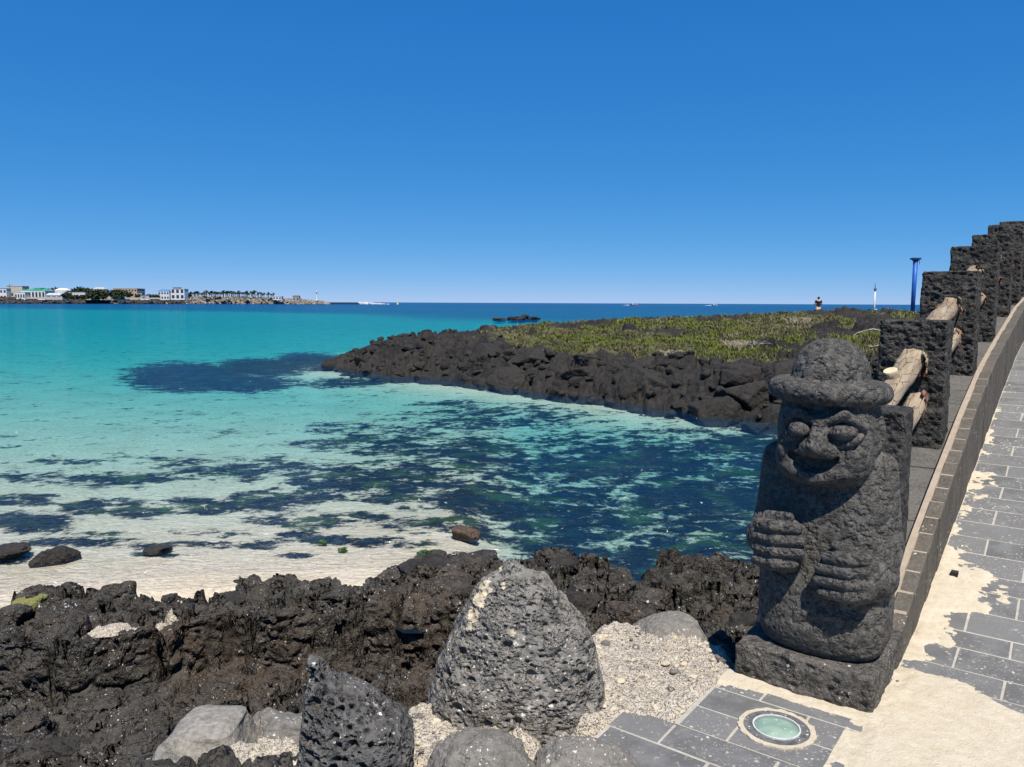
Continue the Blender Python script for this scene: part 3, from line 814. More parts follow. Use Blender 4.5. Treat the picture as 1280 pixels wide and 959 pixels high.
# sand and mortar lying over the pavers beside the kerb
def sand_sheet(name, s0, s1, o0, o1, fn, h, m, label=None):
    ss = np.arange(s0, s1, h); oo = np.arange(o0, o1, h)
    A, B = np.meshgrid(oo, ss); a, b = A.ravel(), B.ravel()
    cov = fn(b, a)
    z = walk(b) + np.clip(cov, -1, 1.2) * .009
    wx = C0[0] + DS[0] * b + DN[0] * a; wy = C0[1] + DS[1] * b + DN[1] * a
    z += .0025 * fbm(P3(wx * 14, wy * 14), 3, 51)
    V = np.stack([wx, wy, z], 1); Q = grid_q(*A.shape)
    keep = (cov[Q] > -.55).any(1)
    o = obj(name, mesh_np(name, V, Q), m)
    import bmesh
    me = mesh_np(name, V, Q[keep][:, ::-1]); old = o.data; o.data = me; me.materials.append(m); bpy.data.meshes.remove(old)
    tag(o, kind='stuff')
    return o
def cover_kerb(s, o):
    lim = np.interp(s, [-1.4, -.7, -.45, -.3, -.1, .2, .36, .44, .52, .6, .7, .8, .95, 1.1, 1.2, 1.38, 1.5, 1.57, 1.68, 1.8, 1.95, 2.4, 2.62, 2.75, 2.95, 3.1, 4, 9],
                    [.05, .05, .3, 1.4, 1.8, 1.8, .9, .40, .22, .12, .10, .15, .18, .15, .20, .30, .28, .22, .16, .06, .0, -.02, -.02, .04, .04, -.02, -.03, -.04])
    lo = np.interp(s, [-1.4, -.5, -.2, -.12, 0, .02], [.12, .05, -.05, .0, .0, .0])
    n = fbm(P3(s * 9, o * 9), 5, 52, .6)
    c = np.minimum((lim - o) * 6, (o - lo) * 8 + .6) + n * 1.5 + .1
    c += .5 * fbm(P3(s * 38, o * 38), 3, 55, .7)
    isl = ((s - .58) / .07) ** 2 + ((o - .12) / .12) ** 2
    c -= 1.4 * np.exp(-isl)
    isl = ((s - .40) / .06) ** 2 + ((o - .42) / .25) ** 2
    return c - 1.6 * np.exp(-isl)
sand_sheet('sand_drift', -1.2, 5.5, -.06, 1.3, cover_kerb, .009, M['mortar'])
def cover_front(s, o):
    n = fbm(P3(s * 14, o * 14), 4, 53, .6)
    return np.minimum((s + .075 + .02 * (o < -.45)) * 30, 1.) + n * .9
sand_sheet('mortar_skim', -.16, .04, -.57, .03, cover_front, .007, M['mortar'])

# kerb wall of upright blocks with a beige joint and sloping coping behind it
kerb = empty('ramp_kerb'); tag(kerb, kind='structure')
sK = [.5]
while sK[-1] < 12: sK.append(sK[-1] + rp.uniform(.155, .178))
for i in range(len(sK) - 1):
    s0, s1 = sK[i] + .0035, sK[i + 1] - .0035
    o0, o1 = -.072 + rp.uniform(-.002, .002), .0 + rp.uniform(-.003, .003)
    zb = [float(walk(s)) - .06 for s in (s0, s1)]; zt = [float(kerbtop(s)) + rp.uniform(.0002, .003) for s in (s0, s1)]
    b = .006
    mb = MB()
    v = [so(s0, o0, zb[0]), so(s0, o1, zb[0]), so(s1, o1, zb[1]), so(s1, o0, zb[1]),
         so(s0, o0, zt[0] - b), so(s0, o1, zt[0] - b), so(s1, o1, zt[1] - b), so(s1, o0, zt[1] - b),
         so(s0 + b, o0 + b, zt[0]), so(s0 + b, o1 - b, zt[0]), so(s1 - b, o1 - b, zt[1]), so(s1 - b, o0 + b, zt[1])]
    f = [(11, 10, 9, 8)]
    for k in range(4):
        j = (k + 1) % 4; f += [(k, 4 + k, 4 + j, j), (4 + k, 8 + k, 8 + j, 4 + j)]
    mb.poly(v, f); mb.build('kerb_block', M['stonework'], kerb)
S_ = np.arange(.5, 12.2, .1)
slab_strip('kerb_joint', M['jointm'], -.105, -.070, S_, lambda s: kerbtop(s) - .006, .3, kerb)
slab_strip('kerb_core', M['jointm'], -.069, -.006, S_, lambda s: kerbtop(s) - .0010, .3, kerb)
def ledge(s): return kerbtop(s) - np.interp(s, [0, 1, 2, 14], [.02, .05, .09, .10])
cop = empty('ramp_coping'); tag(cop, kind='structure')
s = .52
while s < 12:
    s2 = s + rp.uniform(.30, .40)
    slab_strip('coping_stone', M['greyslab'], -.62, -.108, [s + .005, s2 - .005], ledge, .22, cop, rp.uniform(0, .006)); s = s2
slab_strip('coping_bed', M['pmortar'], -.61, -.112, S_, ledge, 1.0, cop, .012)
slab_strip('ramp_wall', M['pillar'], -.60, -.12, list(np.arange(-.0, 12.2, .4)), lambda s: ledge(s) - .24, 2.2, cop)
slab_strip('ramp_fill', M['pmortar'], -.11, 2.8, list(np.arange(.6, 14, .4)), lambda s: walk(s) - .2, 2.4, cop)

# ------------------------------------------------------------------ statue and plinth
def build_statue():
    def fn(X, Y, Z):
        # local axes: x to the viewer's right, y away, z up from the paving
        zc = np.clip((Z - .14) / .85, 0, 1)
        a = np.interp(zc, [0, .1, .45, .8, .93, 1], [.232, .250, .260, .236, .205, .16]).astype(np.float32)
        b = np.interp(zc, [0, .1, .35, .6, .8, 1], [.185, .198, .172, .145, .110, .08]).astype(np.float32)
        Xb = X - .022 * (1 - zc)
        q = (np.abs(Xb / a) ** 3.4 + np.abs((Y - .01) / b) ** 3.4) ** (1 / 3.4)
        body = smax((q - 1) * .19, np.maximum(.145 - Z, Z - 1.0), .05)
        body = smin(body, s_ell(X, Y, Z, (.02, -.035, .30), (.19, .165, .19)), .08)          # belly
        for sx in (-1, 1):                                                                 # shoulders and upper arms
            body = smin(body, s_cap(X, Y, Z, (sx * .198, .02, .900), (sx * .222 + .008, .0, .60), .068, .070), .025)
        body = smin(body, s_cap(X, Y, Z, (.232, .0, .60), (.228, -.09, .49), .068, .075), .03)
        body = smin(body, s_cap(X, Y, Z, (.228, -.09, .49), (.17, -.185, .515), .076, .072), .02)   # right forearm
        body = smin(body, s_cap(X, Y, Z, (-.215, .0, .62), (-.205, -.10, .575), .07, .076), .03)
        body = smin(body, s_cap(X, Y, Z, (-.205, -.09, .575), (-.15, -.18, .585), .074, .07), .02)
        # undercut below the hands
        body = smax(body, -s_cap(X, Y, Z, (-.03, -.235, .385), (.25, -.18, .365), .030, .03), .03)
        body = smax(body, -s_cap(X, Y, Z, (.015, -.235, .52), (.0, -.235, .40), .022, .02), .025)
        # hands: palm and four fingers, thumb above
        hand = s_ell(X, Y, Z, (.150, -.195, .513), (.108, .058, .108), 2.8)
        for k, (zf, xt) in enumerate(((.588, .075), (.541, .052), (.493, .048), (.446, .068))):
            hand = smin(hand, s_cap(X, Y, Z, (xt, -.238, zf - .008), (.155, -.252, zf), .0215, .0265), .005)
            hand = smin(hand, s_cap(X, Y, Z, (.155, -.252, zf), (.215, -.228, zf + .006), .0265, .024), .006)
        hand = smin(hand, s_cap(X, Y, Z, (.205, -.205, .600), (.105, -.222, .628), .026, .020), .008)
        body = smin(body, hand, .008)
        hand = s_ell(X, Y, Z, (-.118, -.195, .585), (.102, .06, .112), 2.8)
        for k, (zf, xt) in enumerate(((.668, -.040), (.619, -.026), (.570, -.030), (.522, -.050))):
            hand = smin(hand, s_cap(X, Y, Z, (xt, -.234, zf + .004), (-.12, -.256, zf), .022, .0268), .005)
            hand = smin(hand, s_cap(X, Y, Z, (-.12, -.256, zf), (-.195, -.225, zf - .008), .0268, .025), .006)
        hand = smin(hand, s_cap(X, Y, Z, (-.165, -.20, .690), (-.075, -.225, .708), .026, .020), .008)
        body = smin(body, hand, .008)
        # hem line of the robe
        body = smax(body, -s_cap(X, Y, Z, (-.08, -.222, .285), (.24, -.205, .33), .010, .010), .025)
        # head
        head = s_ell(X, Y, Z, (.008, -.015, 1.03), (.186, .172, .215), 3.2)
        head = smin(head, s_ell(X, Y, Z, (.0, -.085, .918), (.160, .118, .078), 2.4), .035)          # chin and jaw
        for sx in (-1, 1):
            head = smin(head, s_ell(X, Y, Z, (.015 + sx * .108, -.125, .972), (.058, .058, .058)), .025)     # cheeks
            head = smax(head, -s_ell(X, Y, Z, (.018 + sx * .078, -.205, 1.055), (.070, .056, .062)), .006)  # sockets
        for sx in (-1, 1):                                                                            # brows
            head = smin(head, s_cap(X, Y, Z, (.018 + sx * .150, -.145, 1.085), (.018 + sx * .085, -.188, 1.128), .018, .022), .008)
            head = smin(head, s_cap(X, Y, Z, (.018 + sx * .085, -.188, 1.128), (.018 + sx * .022, -.190, 1.10), .022, .020), .008)
        head = smin(head, s_ell(X, Y, Z, (-.060, -.178, 1.058), (.045, .048, .039)), .003)
        head = smin(head, s_ell(X, Y, Z, (.096, -.174, 1.062), (.058, .047, .032)), .003)
        for cx_, rx_ in ((-.060, .056), (.096, .066)):                                            # lower lids
            pts_ = [(cx_ + rx_ * math.cos(a_), -.172 - .012 * abs(math.sin(a_)) + (.02 if math.cos(a_) * cx_ > 0 and abs(math.cos(a_)) > .8 else 0), 1.060 + .046 * math.sin(a_)) for a_ in np.linspace(math.pi * 1.08, math.pi * 1.92, 7)]
            for p0, p1 in zip(pts_[:-1], pts_[1:]): head = smin(head, s_cap(X, Y, Z, p0, p1, .0125, .0125), .006)
        nose = s_cap(X, Y, Z, (.017, -.185, 1.105), (.017, -.225, 1.0), .024, .040)
        nose = smin(nose, s_cap(X, Y, Z, (-.026, -.202, .985), (.06, -.202, .985), .031, .031), .015)
        head = smin(head, nose, .010)
        # smiling mouth: crescent recess, lower lip and chin ridge
        arc = []
        for t in np.linspace(-1, 1, 9):
            arc.append((-.005 + t * .082, -.200 + .022 * t * t, .920 + .034 * t * t))
        mouth = None; lip = None
        for p0, p1 in zip(arc[:-1], arc[1:]):
            rr = lambda p: .038 - .020 * abs(p[0] + .005) / .082
            c = s_cap(X, Y, Z, p0, p1, rr(p0), rr(p1)); mouth = c if mouth is None else np.minimum(mouth, c)
            q0 = (p0[0] * 1.25, p0[1] + .018, p0[2] - .050); q1 = (p1[0] * 1.25, p1[1] + .018, p1[2] - .050)
            c = s_cap(X, Y, Z, q0, q1, .027, .027); lip = c if lip is None else np.minimum(lip, c)
        head = smax(head, -mouth, .008)
        head = smin(head, lip, .012)
        for sx in (-1, 1):
            head = smin(head, s_ell(X, Y, Z, (.01 + sx * .185, -.02, 1.045), (.024, .042, .078)), .010)
            head = smax(head, -s_ell(X, Y, Z, (.01 + sx * .205, -.05, 1.045), (.014, .018, .048)), .010)
        body = smin(body, head, .010)
        # brimmed hat
        ca, sa = math.cos(.05), math.sin(.05)
        Zt = Z - 1.205 + .03 * X; rad = np.sqrt(X ** 2 + (Y + .012) ** 2)
        brim = np.sqrt(np.maximum(rad - .195, 0) ** 2 + (Zt * .96) ** 2) - .041
        body = smin(body, brim, .012)
        dome = s_ell(X, Y, Z, (.0, .0, 1.225), (.150, .150, .188), 2.35)
        body = smin(body, dome, .014)
        return body
    P, Q = sdf_mesh('stone_statue', fn, (-.36, -.32, .12), (.36, .28, 1.45), .0054)
    T = np.concatenate([Q[:, [0, 1, 2]], Q[:, [0, 2, 3]]])
    N = vert_normals(P, T)
    f1, f2, idn = worley(P * 34, 71); h1, h2, idh = worley(P * 55, 72)
    d = .0025 * fbm(P * 7, 3, 73) + .0008 * fbm(P * 40, 3, 74, .65) - .007 * sst(.36, .10, f1) * (idn > .80) - .0035 * sst(.40, .12, h1) * (idh > .60)
    # orientation check: outward normals
    if ((P - P.mean(0)) * N).sum() < 0: N = -N; Q = Q[:, ::-1]
    P = P + N * d[:, None]
    return mesh_np('stone_statue', P, Q)
SC = so(.245, -.268)
st = obj('stone_statue', build_statue(), M['statue'])
st.matrix_world = Matrix.Translation((SC[0], SC[1], 0)) @ Matrix.Rotation(-PHI, 4, 'Z')
tag(st, 'carved dark basalt guardian figure with brimmed hat, smiling face and clasped hands on plinth', 'statue')

def rough_block(name, hx, hy, z0, z1, seed, h=.0075, rnd=.018, amp=.008, hole=None, faces=1.0):
    def fn(X, Y, Z):
        d = s_box(X, Y, Z, (0, 0, (z0 + z1) / 2), (hx, hy, (z1 - z0) / 2), rnd)
        if hole:
            for hc, hr in hole:
                rr = np.sqrt((X - hc[0]) ** 2 + (Z - hc[1]) ** 2) - hr
                d = smax(d, -rr, .01)
        return d
    m = .05
    P, Q = sdf_mesh(name, fn, (-hx - m, -hy - m, z0 - m), (hx + m, hy + m, z1 + m), h)
    T = np.concatenate([Q[:, [0, 1, 2]], Q[:, [0, 2, 3]]]); N = vert_normals(P, T)
    if ((P - P.mean(0)) * N).sum() < 0: N = -N; Q = Q[:, ::-1]
    q = P + seed * 7.7
    f1, f2, idn = worley(q * np.array([20, 20, 28]), seed); g1, _, idg = worley(q * 45, seed + 1)
    d = amp * (1.6 * fbm(q * 7, 3, seed) + 1.1 * fbm(q * np.array([22, 22, 34]), 3, seed + 2, .6)) - amp * 1.5 * sst(.5, .12, f1) * (idn > .35) - amp * .5 * sst(.4, .1, g1)
    top = sst(.6, .95, N[:, 2])
    d *= (1 - .75 * top) * np.where(np.abs(N[:, 0]) > .8, .55, 1.)
    return mesh_np(name, P + N * d[:, None], Q)
bme = rough_block('statue_plinth', .270, .275, -.10, .145, 81, .0075, .014, .0075)
bo = obj('statue_plinth', bme, M['base'])
c = so(.275, -.27); bo.matrix_world = Matrix.Translation((c[0], c[1], 0)) @ Matrix.Rotation(-PHI, 4, 'Z')
tag(bo, 'square rough basalt plinth under the carved statue', 'plinth')

# ------------------------------------------------------------------ railing pillars and logs
PS = [1.08, 2.54, 4.05, 5.54, 7.18, 8.75, 10.28]
PT = [1.03, 1.45, 1.82, 2.11, 2.34, 2.58, 2.75]
PO = -.345
names = ['short basalt post with broken top right behind the statue', 'first full basalt pillar behind the statue with two logs set in its face',
         'second basalt pillar up the ramp with bark hanging at its lower log hole', 'third basalt pillar up the ramp with a thick flaking log end',
         'fourth basalt pillar up the ramp, two before the skyline steps end', 'fifth basalt pillar up the ramp against the sky', 'topmost basalt pillar seen at the ramp crest']
for i, (s, t) in enumerate(zip(PS, PT)):
    zb = float(ledge(s)) - .12
    if i == 0: hx, hy, po = .10, .13, -.225
    else: hx, hy, po = .200, .135, PO
    me = rough_block('railing_pillar', hx, hy, 0, t - zb, 90 + i, .0085 if i < 3 else .012, .014, .011 if i else .007)
    o = obj('railing_pillar', me, M['pillar'])
    c = so(s + hy, po); o.matrix_world = Matrix.Translation((c[0], c[1], zb)) @ Matrix.Rotation(-PHI, 4, 'Z')
    tag(o, names[i], 'pillar', 'basalt pillars of the log railing')

def log_mesh(L, r0, r1, seed, stub=None):
    n, k = 60, 28
    t = np.linspace(0, 1, n); th = np.linspace(0, 2 * np.pi, k, endpoint=False)
    T, H = np.meshgrid(t, th, indexing='ij')
    p = P3(np.cos(H).ravel() * 1.3, np.sin(H).ravel() * 1.3, (T * L * 4).ravel()) + seed * 3.3
    r = (r0 + (r1 - r0) * T.ravel()) * (1 + .26 * fbm(p, 3, seed) + .10 * fbm(p * np.array([4, 4, 1.2]), 3, seed + 1))
    bx = .02 * vnoise(P3(T.ravel() * 2.2 + seed, T.ravel() * 0), seed); bz = .02 * vnoise(P3(T.ravel() * 2.2 + seed, T.ravel() * 0 + 5), seed)
    V = np.stack([np.cos(H.ravel()) * r + bx, T.ravel() * L, np.sin(H.ravel()) * r + bz], 1)
    return mesh_np('railing_log', V, grid_q(n, k, True))
def add_log(a, b, r0, r1, seed, label):
    a, b = Vector(a), Vector(b); dv = b - a; L = dv.length
    o = obj('railing_log', log_mesh(L, r0, r1, seed), M['wood'])
    o.matrix_world = Matrix.Translation(a) @ dv.to_track_quat('Y', 'Z').to_matrix().to_4x4()
    tag(o, label, 'log', 'peeled logs of the railing')
    # torn bark collar where the log enters the pillar
    rr = random.Random(seed); mb = MB()
    nf = 7
    for k in range(nf):
        ang = math.pi * 1.0 + 2 * math.pi * k / nf * .75 + rr.uniform(-.3, .3); q = L * rr.uniform(.955, .985) - .10; ln = rr.uniform(.04, .16)
        rad = r1 * 1.04; wv = r1 * rr.uniform(.18, .32)
        ca, sa = math.cos(ang), math.sin(ang)
        def pt(rd, w, yy): return (ca * rd - sa * w, yy, sa * rd + ca * w)
        lift = rr.uniform(.008, .03)
        v = [pt(rad, -wv, q + ln), pt(rad, wv, q + ln), pt(rad + lift, wv * .8, q), pt(rad + lift, -wv * .8, q - rr.uniform(0, .03)),
             pt(rad - .01, -wv, q + ln), pt(rad - .01, wv, q + ln), pt(rad + lift - .01, wv * .8, q), pt(rad + lift - .01, -wv * .8, q)]
        mb.poly(v, [(0, 1, 2, 3), (7, 6, 5, 4), (0, 4, 5, 1), (1, 5, 6, 2), (2, 6, 7, 3), (3, 7, 4, 0)])
    mb.build('bark_flake', M['bark'] if seed % 2 else M['wood'], o)
    return o
UP, LOW = .25, .50
ordn = ['first', 'second', 'third', 'fourth', 'fifth', 'sixth']
for i in range(6):
    s0, s1 = PS[i] + .2, PS[i + 1] + .06
    k = (PT[i + 1] - PT[i]) / (PS[i + 1] - PS[i])
    o_ = PO + (.0 if i else .0)
    for j, (dz, r0, r1) in enumerate(((UP, .056, .072), (LOW, .047, .064))):
        zt1 = PT[i + 1] - dz; zt0 = zt1 - k * (s1 - s0)
        oo = o_ + (.02 if j == 0 else .045)
        lab = ('upper' if j == 0 else 'lower') + ' peeled log of the ' + ordn[i] + ' railing span counted from the statue'
        lg = add_log(so(s0, oo - .02, zt0), so(s1, oo, zt1), r0, r1, 200 + i * 2 + j, lab)
        if i == 0 and j == 0:
            mb = MB(); mb.tube([(0, .0, 0), (0, .0, .055), (0, 0, .085)], [.050, .043, .041], 16)
            sb = mb.build('branch_stub', M['wood'], lg, True)
            sb.location = (-.02, .80, .04); sb.rotation_euler = (R(8), R(-10), 0)
            mb = MB(); mb.tube([(0, 0, .083), (0, 0, .0875)], [.0405, .039], 16)
            cf = mb.build('cut_face', M['cutwood'], sb)

# ------------------------------------------------------------------ recessed ground light
gl = empty('ground_light', so(LS, LO, 0), -PHI); tag(gl, 'round recessed ground light with pale green glass set in the paving', 'ground light')
def ring(name, r0, r1, z0, z1, m, n=48, wob=0., seed=1):
    r_ = random.Random(seed); mb = MB(); v = []
    for k in range(n):
        a = 2 * math.pi * k / n; ca, sa = math.cos(a), math.sin(a); w = 1 + r_.uniform(-wob, wob)
        v += [(ca * r0, sa * r0, z0), (ca * r0, sa * r0, z1), (ca * r1 * w, sa * r1 * w, z1), (ca * r1 * w, sa * r1 * w, z0)]
    f = []
    for k in range(n):
        j = (k + 1) % n
        for q in range(4):
            p_ = (q + 1) % 4; f.append((4 * k + q, 4 * k + p_, 4 * j + p_, 4 * j + q))
    mb.poly(v, f); return mb.build(name, m, gl)
M['rim'] = m_simple('steel_rim', (.5, .5, .47), .45, .15, 30)
M['housing'] = basalt('lamp_surround_stone', (.05, .052, .058), (.09, .092, .10), pore=90, pore_amt=.4, rel=.004, speck=.6, speck_scale=70)
ring('mortar_ring', .1165, .136, -.02, .0065, M['mortar'], 64, .035)
ring('stone_surround', .085, .1160, -.02, .006, M['housing'])
ring('lamp_rim', .079, .0845, -.02, .0105, M['rim'])
t = NT('frosted_lamp_glass')
v = t.coord(); cc = t.mix(t.rng(t.noise(v, 14, 4), .3, .7), (.17, .27, .215), (.28, .37, .29))
cc = t.mix(t.rng(t.noise(v, 60, 3, .7), .64, .7), cc, (.6, .56, .45))
M['glass'] = t.finish(cc, .22, None, .5)
mb = MB(); n = 40
vv = [(0, 0, .0105)]
for rr_, zz in ((.03, .010), (.055, .0088), (.0785, .006), (.0785, -.02)):
    vv += [(rr_ * math.cos(2 * math.pi * k / n), rr_ * math.sin(2 * math.pi * k / n), zz) for k in range(n)]
ff = [(0, 1 + k, 1 + (k + 1) % n) for k in range(n)]
for q in range(3): ff += [(1 + q * n + k, 1 + (q + 1) * n + k, 1 + (q + 1) * n + (k + 1) % n, 1 + q * n + (k + 1) % n) for k in range(n)]
mb.poly(vv, ff); mb.build('lamp_glass', M['glass'], gl, True)
slab_strip('lamp_bed', M['housing'], LO - .13, LO + .13, [LS - .13, LS + .13], lambda s: 0, .05, None, .005)
lb = bpy.data.objects['lamp_bed']; lb.parent = pav
# small square stud by the kerb
mb = MB(); mb.box(-.017, .017, -.017, .017, -.02, .02, .003)
sd = mb.build('kerb_stud', m_simple('black_rubber', (.02, .02, .02), .6)); c = so(1.50, .085, float(walk(1.5)) + .012); sd.location = c; sd.rotation_euler = (0, 0, -PHI)
tag(sd, 'small black square stud on the sandy edge of the ramp', 'stud')

# ------------------------------------------------------------------ near boulders
def profile_rock(name, prof, Y, depth, m, seed, label, zbase=-.15, nu=300, nv=260, rough=.02, fine=.008, pits=(), ridge=0., e=.8):
    """prof: rows (image y, image x left, image x right) of the rock as seen; thickness `depth` front to back."""
    rows = [(at(640, yy, Y)[2], at(xl, yy, Y)[0], at(xr, yy, Y)[0]) for yy, xl, xr in prof]
    zs = np.array([r[0] for r in rows]); xl = np.array([r[1] for r in rows]); xr = np.array([r[2] for r in rows])
    if zs[-1] > zbase: zs = np.append(zs, zbase); xl = np.append(xl, xl[-1]); xr = np.append(xr, xr[-1])
    t = np.linspace(0, 1, nv) ** 1.15
    z = zs[0] + (zs[-1] - zs[0]) * t
    L = np.interp(-z, -zs, xl); Rr = np.interp(-z, -zs, xr)
    k_ = np.ones(3) / 3
    L[1:-1] = np.convolve(L, k_, 'valid'); Rr[1:-1] = np.convolve(Rr, k_, 'valid')
    th = np.linspace(0, 2 * np.pi, nu, endpoint=False)
    TH, ZZ = np.meshgrid(th, z)
    cx = ((L + Rr) / 2)[:, None]; hw = ((Rr - L) / 2)[:, None]
    hd = depth * np.clip(hw / hw.max(), .05, 1) ** 1.
    cs, sn = np.cos(TH), np.sin(TH)
    Xc = np.sign(cs) * np.abs(cs) ** e; Yc = np.sign(sn) * np.abs(sn) ** e
    V = np.stack([(cx + hw * Xc), Y + .25 * depth * ((zs[0] - ZZ) * -0.2) + hd * Yc, ZZ], -1)
    p = V.reshape(-1, 3)
    nr = grid_normals(V[..., 0], V[..., 1], V[..., 2]).reshape(-1, 3)
    out = np.stack([np.cos(TH), np.sin(TH), 0 * TH + .2], -1).reshape(-1, 3)
    nr = np.where((nr * out).sum(1, keepdims=True) < 0, -nr, nr)
    thin_ = np.repeat(np.clip(hw / hw.max() * 2., .15, 1), nu, 1).ravel() if hw.ndim == 2 else 1
    d = thin_ * rough * 2 * fbm(p * 4.5, 4, seed) + fine * fbm(p * 26, 4, seed + 1, .6)
    top_ = np.repeat(sst(0, .07, t)[:, None], nu, 1).ravel(); d = d * (.25 + .75 * top_)
    for sc, am, thr in pits:
        w1 = vnoise(p * sc * .6, seed + 7) * .25
        f1, f2, idn = worley(p * sc, seed + int(sc)); d = d - am * top_ * sst(.46, .14, f1 + w1 * .4) * (idn > thr)
    p = p + nr * d[:, None]
    V = p.reshape(V.shape); V[0] = V[0].mean(0)
    me = mesh_np(name, V.reshape(-1, 3) - np.array([float(cx[-1, 0]), Y, 0]), grid_q(nv, nu, True))
    o = obj(name, me, m); o.location = (float(cx[-1, 0]), Y, 0)
    tag(o, label, 'rock'); return o
profile_rock('tall_boulder', [(699, 634, 644), (704, 627, 652), (711, 621, 660), (716, 613, 684), (722, 603, 690), (737, 592, 700), (752, 586, 714), (775, 570, 729), (800, 556, 738), (830, 544, 748), (860, 539, 759), (885, 534, 766), (910, 532, 764), (935, 540, 752), (960, 556, 735)], 2.95, .21, M['boulder'], 301,
             'tall grey pitted boulder with white lichen specks rising in the middle foreground', -.2, 420, 380, .026, .007, ((36, .016, .5), (60, .010, .35), (17, .027, .76)))
profile_rock('jagged_rock', [(820, 386, 394), (826, 384, 404), (838, 384, 412), (850, 386, 428), (856, 386, 452), (862, 386, 464), (875, 386, 480), (890, 384, 500), (905, 383, 512), (925, 382, 519), (945, 380, 519), (975, 378, 516)], 2.45, .17, M['spiky'], 305,
             'dark jagged rock full of deep holes at the bottom left of the tall boulder', -.2, 380, 340, .016, .010, ((30, .034, .25), (17, .05, .55), (60, .014, .3)))
profile_rock('pale_boulder', [(897, 250, 290), (902, 226, 302), (910, 218, 306), (925, 208, 312), (945, 198, 320), (975, 180, 328)], 3.45, .30, M['pale'], 309,
             'smooth pale grey boulder at the bottom left edge of the lava shelf', -1.1, 260, 220, .020, .006, ((70, .003, .5),), e=.42)
profile_rock('low_boulder', [(921, 596, 622), (926, 578, 640), (936, 562, 655), (950, 545, 664), (975, 535, 672)], 2.35, .16, M['grey'], 313,
             'low rounded grey rock in front of the tall boulder at the bottom edge', -.2, 260, 200, .030, .012, ((60, .007, .4), (26, .012, .6)))
profile_rock('flat_boulder', [(925, 716, 740), (929, 694, 758), (938, 682, 776), (952, 672, 788), (975, 668, 800)], 2.40, .12, M['grey'], 317,
             'flat worn grey rock wedged against the left corner of the pavers', -.2, 240, 180, .035, .010, ((60, .005, .5),), e=.5)
profile_rock('slab_rock', [(901, 340, 356), (908, 326, 385), (922, 312, 392), (940, 308, 394), (970, 300, 396)], 3.55, .25, M['grey'], 321,
             'broken mid grey rock between the pale boulder and the jagged rock', -1.1, 220, 180, .05, .014, (), e=.45)
profile_rock('ledge_rock', [(772, 832, 850), (777, 815, 862), (786, 798, 874), (797, 786, 884), (810, 780, 893), (828, 790, 902), (845, 812, 910), (862, 830, 915)], 3.72, .26, M['grey'], 325,
             'grey rock with a white lichen patch beside the statue plinth', -.45, 240, 180, .022, .010, ((34, .008, .55),))

M['crust'] = m_simple('beige_lichen_crust', (.44, .37, .26), .95, .35, 40, .012)
tb = [q for q in bpy.data.objects if q.name.startswith('tall_boulder')][0]
co = np.zeros(len(tb.data.vertices) * 3); tb.data.vertices.foreach_get('co', co); co = co.reshape(-1, 3)
fq = grid_q(380, 420, True); cen = co[fq].mean(1); nq = np.cross(co[fq[:, 1]] - co[fq[:, 0]], co[fq[:, 3]] - co[fq[:, 0]]); nq /= np.linalg.norm(nq, axis=1, keepdims=True) + 1e-12
if (nq * (cen - cen.mean(0))).sum() < 0: nq = -nq
wc = cen + np.array(tb.location)
for px, py, w_ in ((607, 735, 9), (598, 751, 9), (592, 769, 8), (587, 783, 5), (629, 733, 4), (628, 712, 4), (745, 830, 5), (640, 792, 4)):
    q = wc - np.array((0, 0, EYE)); dv = np.array(ray(px, py)); dv /= np.linalg.norm(dv); tt = q @ dv; ds = np.linalg.norm(q - tt[:, None] * dv, axis=1)
    j = np.argmin(ds * 12 + tt); rad = w_ * 2.8 / FPX
    e_ = np.linalg.norm((cen - cen[j]) * np.array([1, 1, .7]), axis=1) / rad + .55 * fbm(cen * 55, 3, 61)
    keep = e_ < .95
    if keep.sum() < 12: continue
    ids, inv = np.unique(fq[keep], return_inverse=True)
    vn_ = np.zeros((len(co), 3)); np.add.at(vn_, fq[keep].ravel(), np.repeat(nq[keep], 4, 0)); vn_ = vn_[ids]; vn_ /= np.linalg.norm(vn_, axis=1, keepdims=True) + 1e-12
    obj('lichen_crust', mesh_np('lichen_crust', co[ids] + vn_ * .003, inv.reshape(-1, 4)), M['crust'], tb)

# rubble set in sandy mortar between the boulders
def rubble(name, poly, z_of, h=.011):
    xs = [q[0] for q in poly]; ys = [q[1] for q in poly]
    A, B = np.meshgrid(np.arange(min(xs) - .1, max(xs) + .1, h), np.arange(min(ys) - .1, max(ys) + .1, h))
    a, b = A.ravel(), B.ravel()
    d = poly_dist(a, b, poly)
    f1, f2, idn = worley(P3(a, b) * 26, 91, True); g1, g2, idg = worley(P3(a, b) * 11, 92, True)
    z = z_of(a, b) + np.minimum(d * 1.4, .03) + .016 * sst(.55, .1, f1) * idn + .02 * sst(.5, .1, g1) * (idg > .7) + .03 * fbm(P3(a * 6, b * 6), 4, 93)
    Q = grid_q(*A.shape); keep = (d[Q] > -.07).any(1)
    me = mesh_np(name, np.stack([a, b, z], 1), Q[keep])
    tag(obj(name, me, M['rubble']), kind='stuff')
rubble('rubble_mortar', [(.25, 2.72), (.62, 2.72), (.95, 3.12), (1.02, 3.5), (.85, 3.65), (.52, 3.85), (.36, 3.55), (.2, 3.1)], lambda a, b: -.035 - .10 * np.maximum(b - 3.0, 0))
rubble('rubble_mortar', [(-.62, 2.2), (.2, 2.2), (.1, 2.7), (-.18, 3.02), (-.40, 2.95), (-.55, 2.7)], lambda a, b: -.09 + 0 * a)
rubble('rubble_mortar', [(-1.35, 2.75), (-.75, 2.6), (-.7, 2.9), (-.95, 3.1), (-1.2, 3.05)], lambda a, b: -.32 + 0 * a)

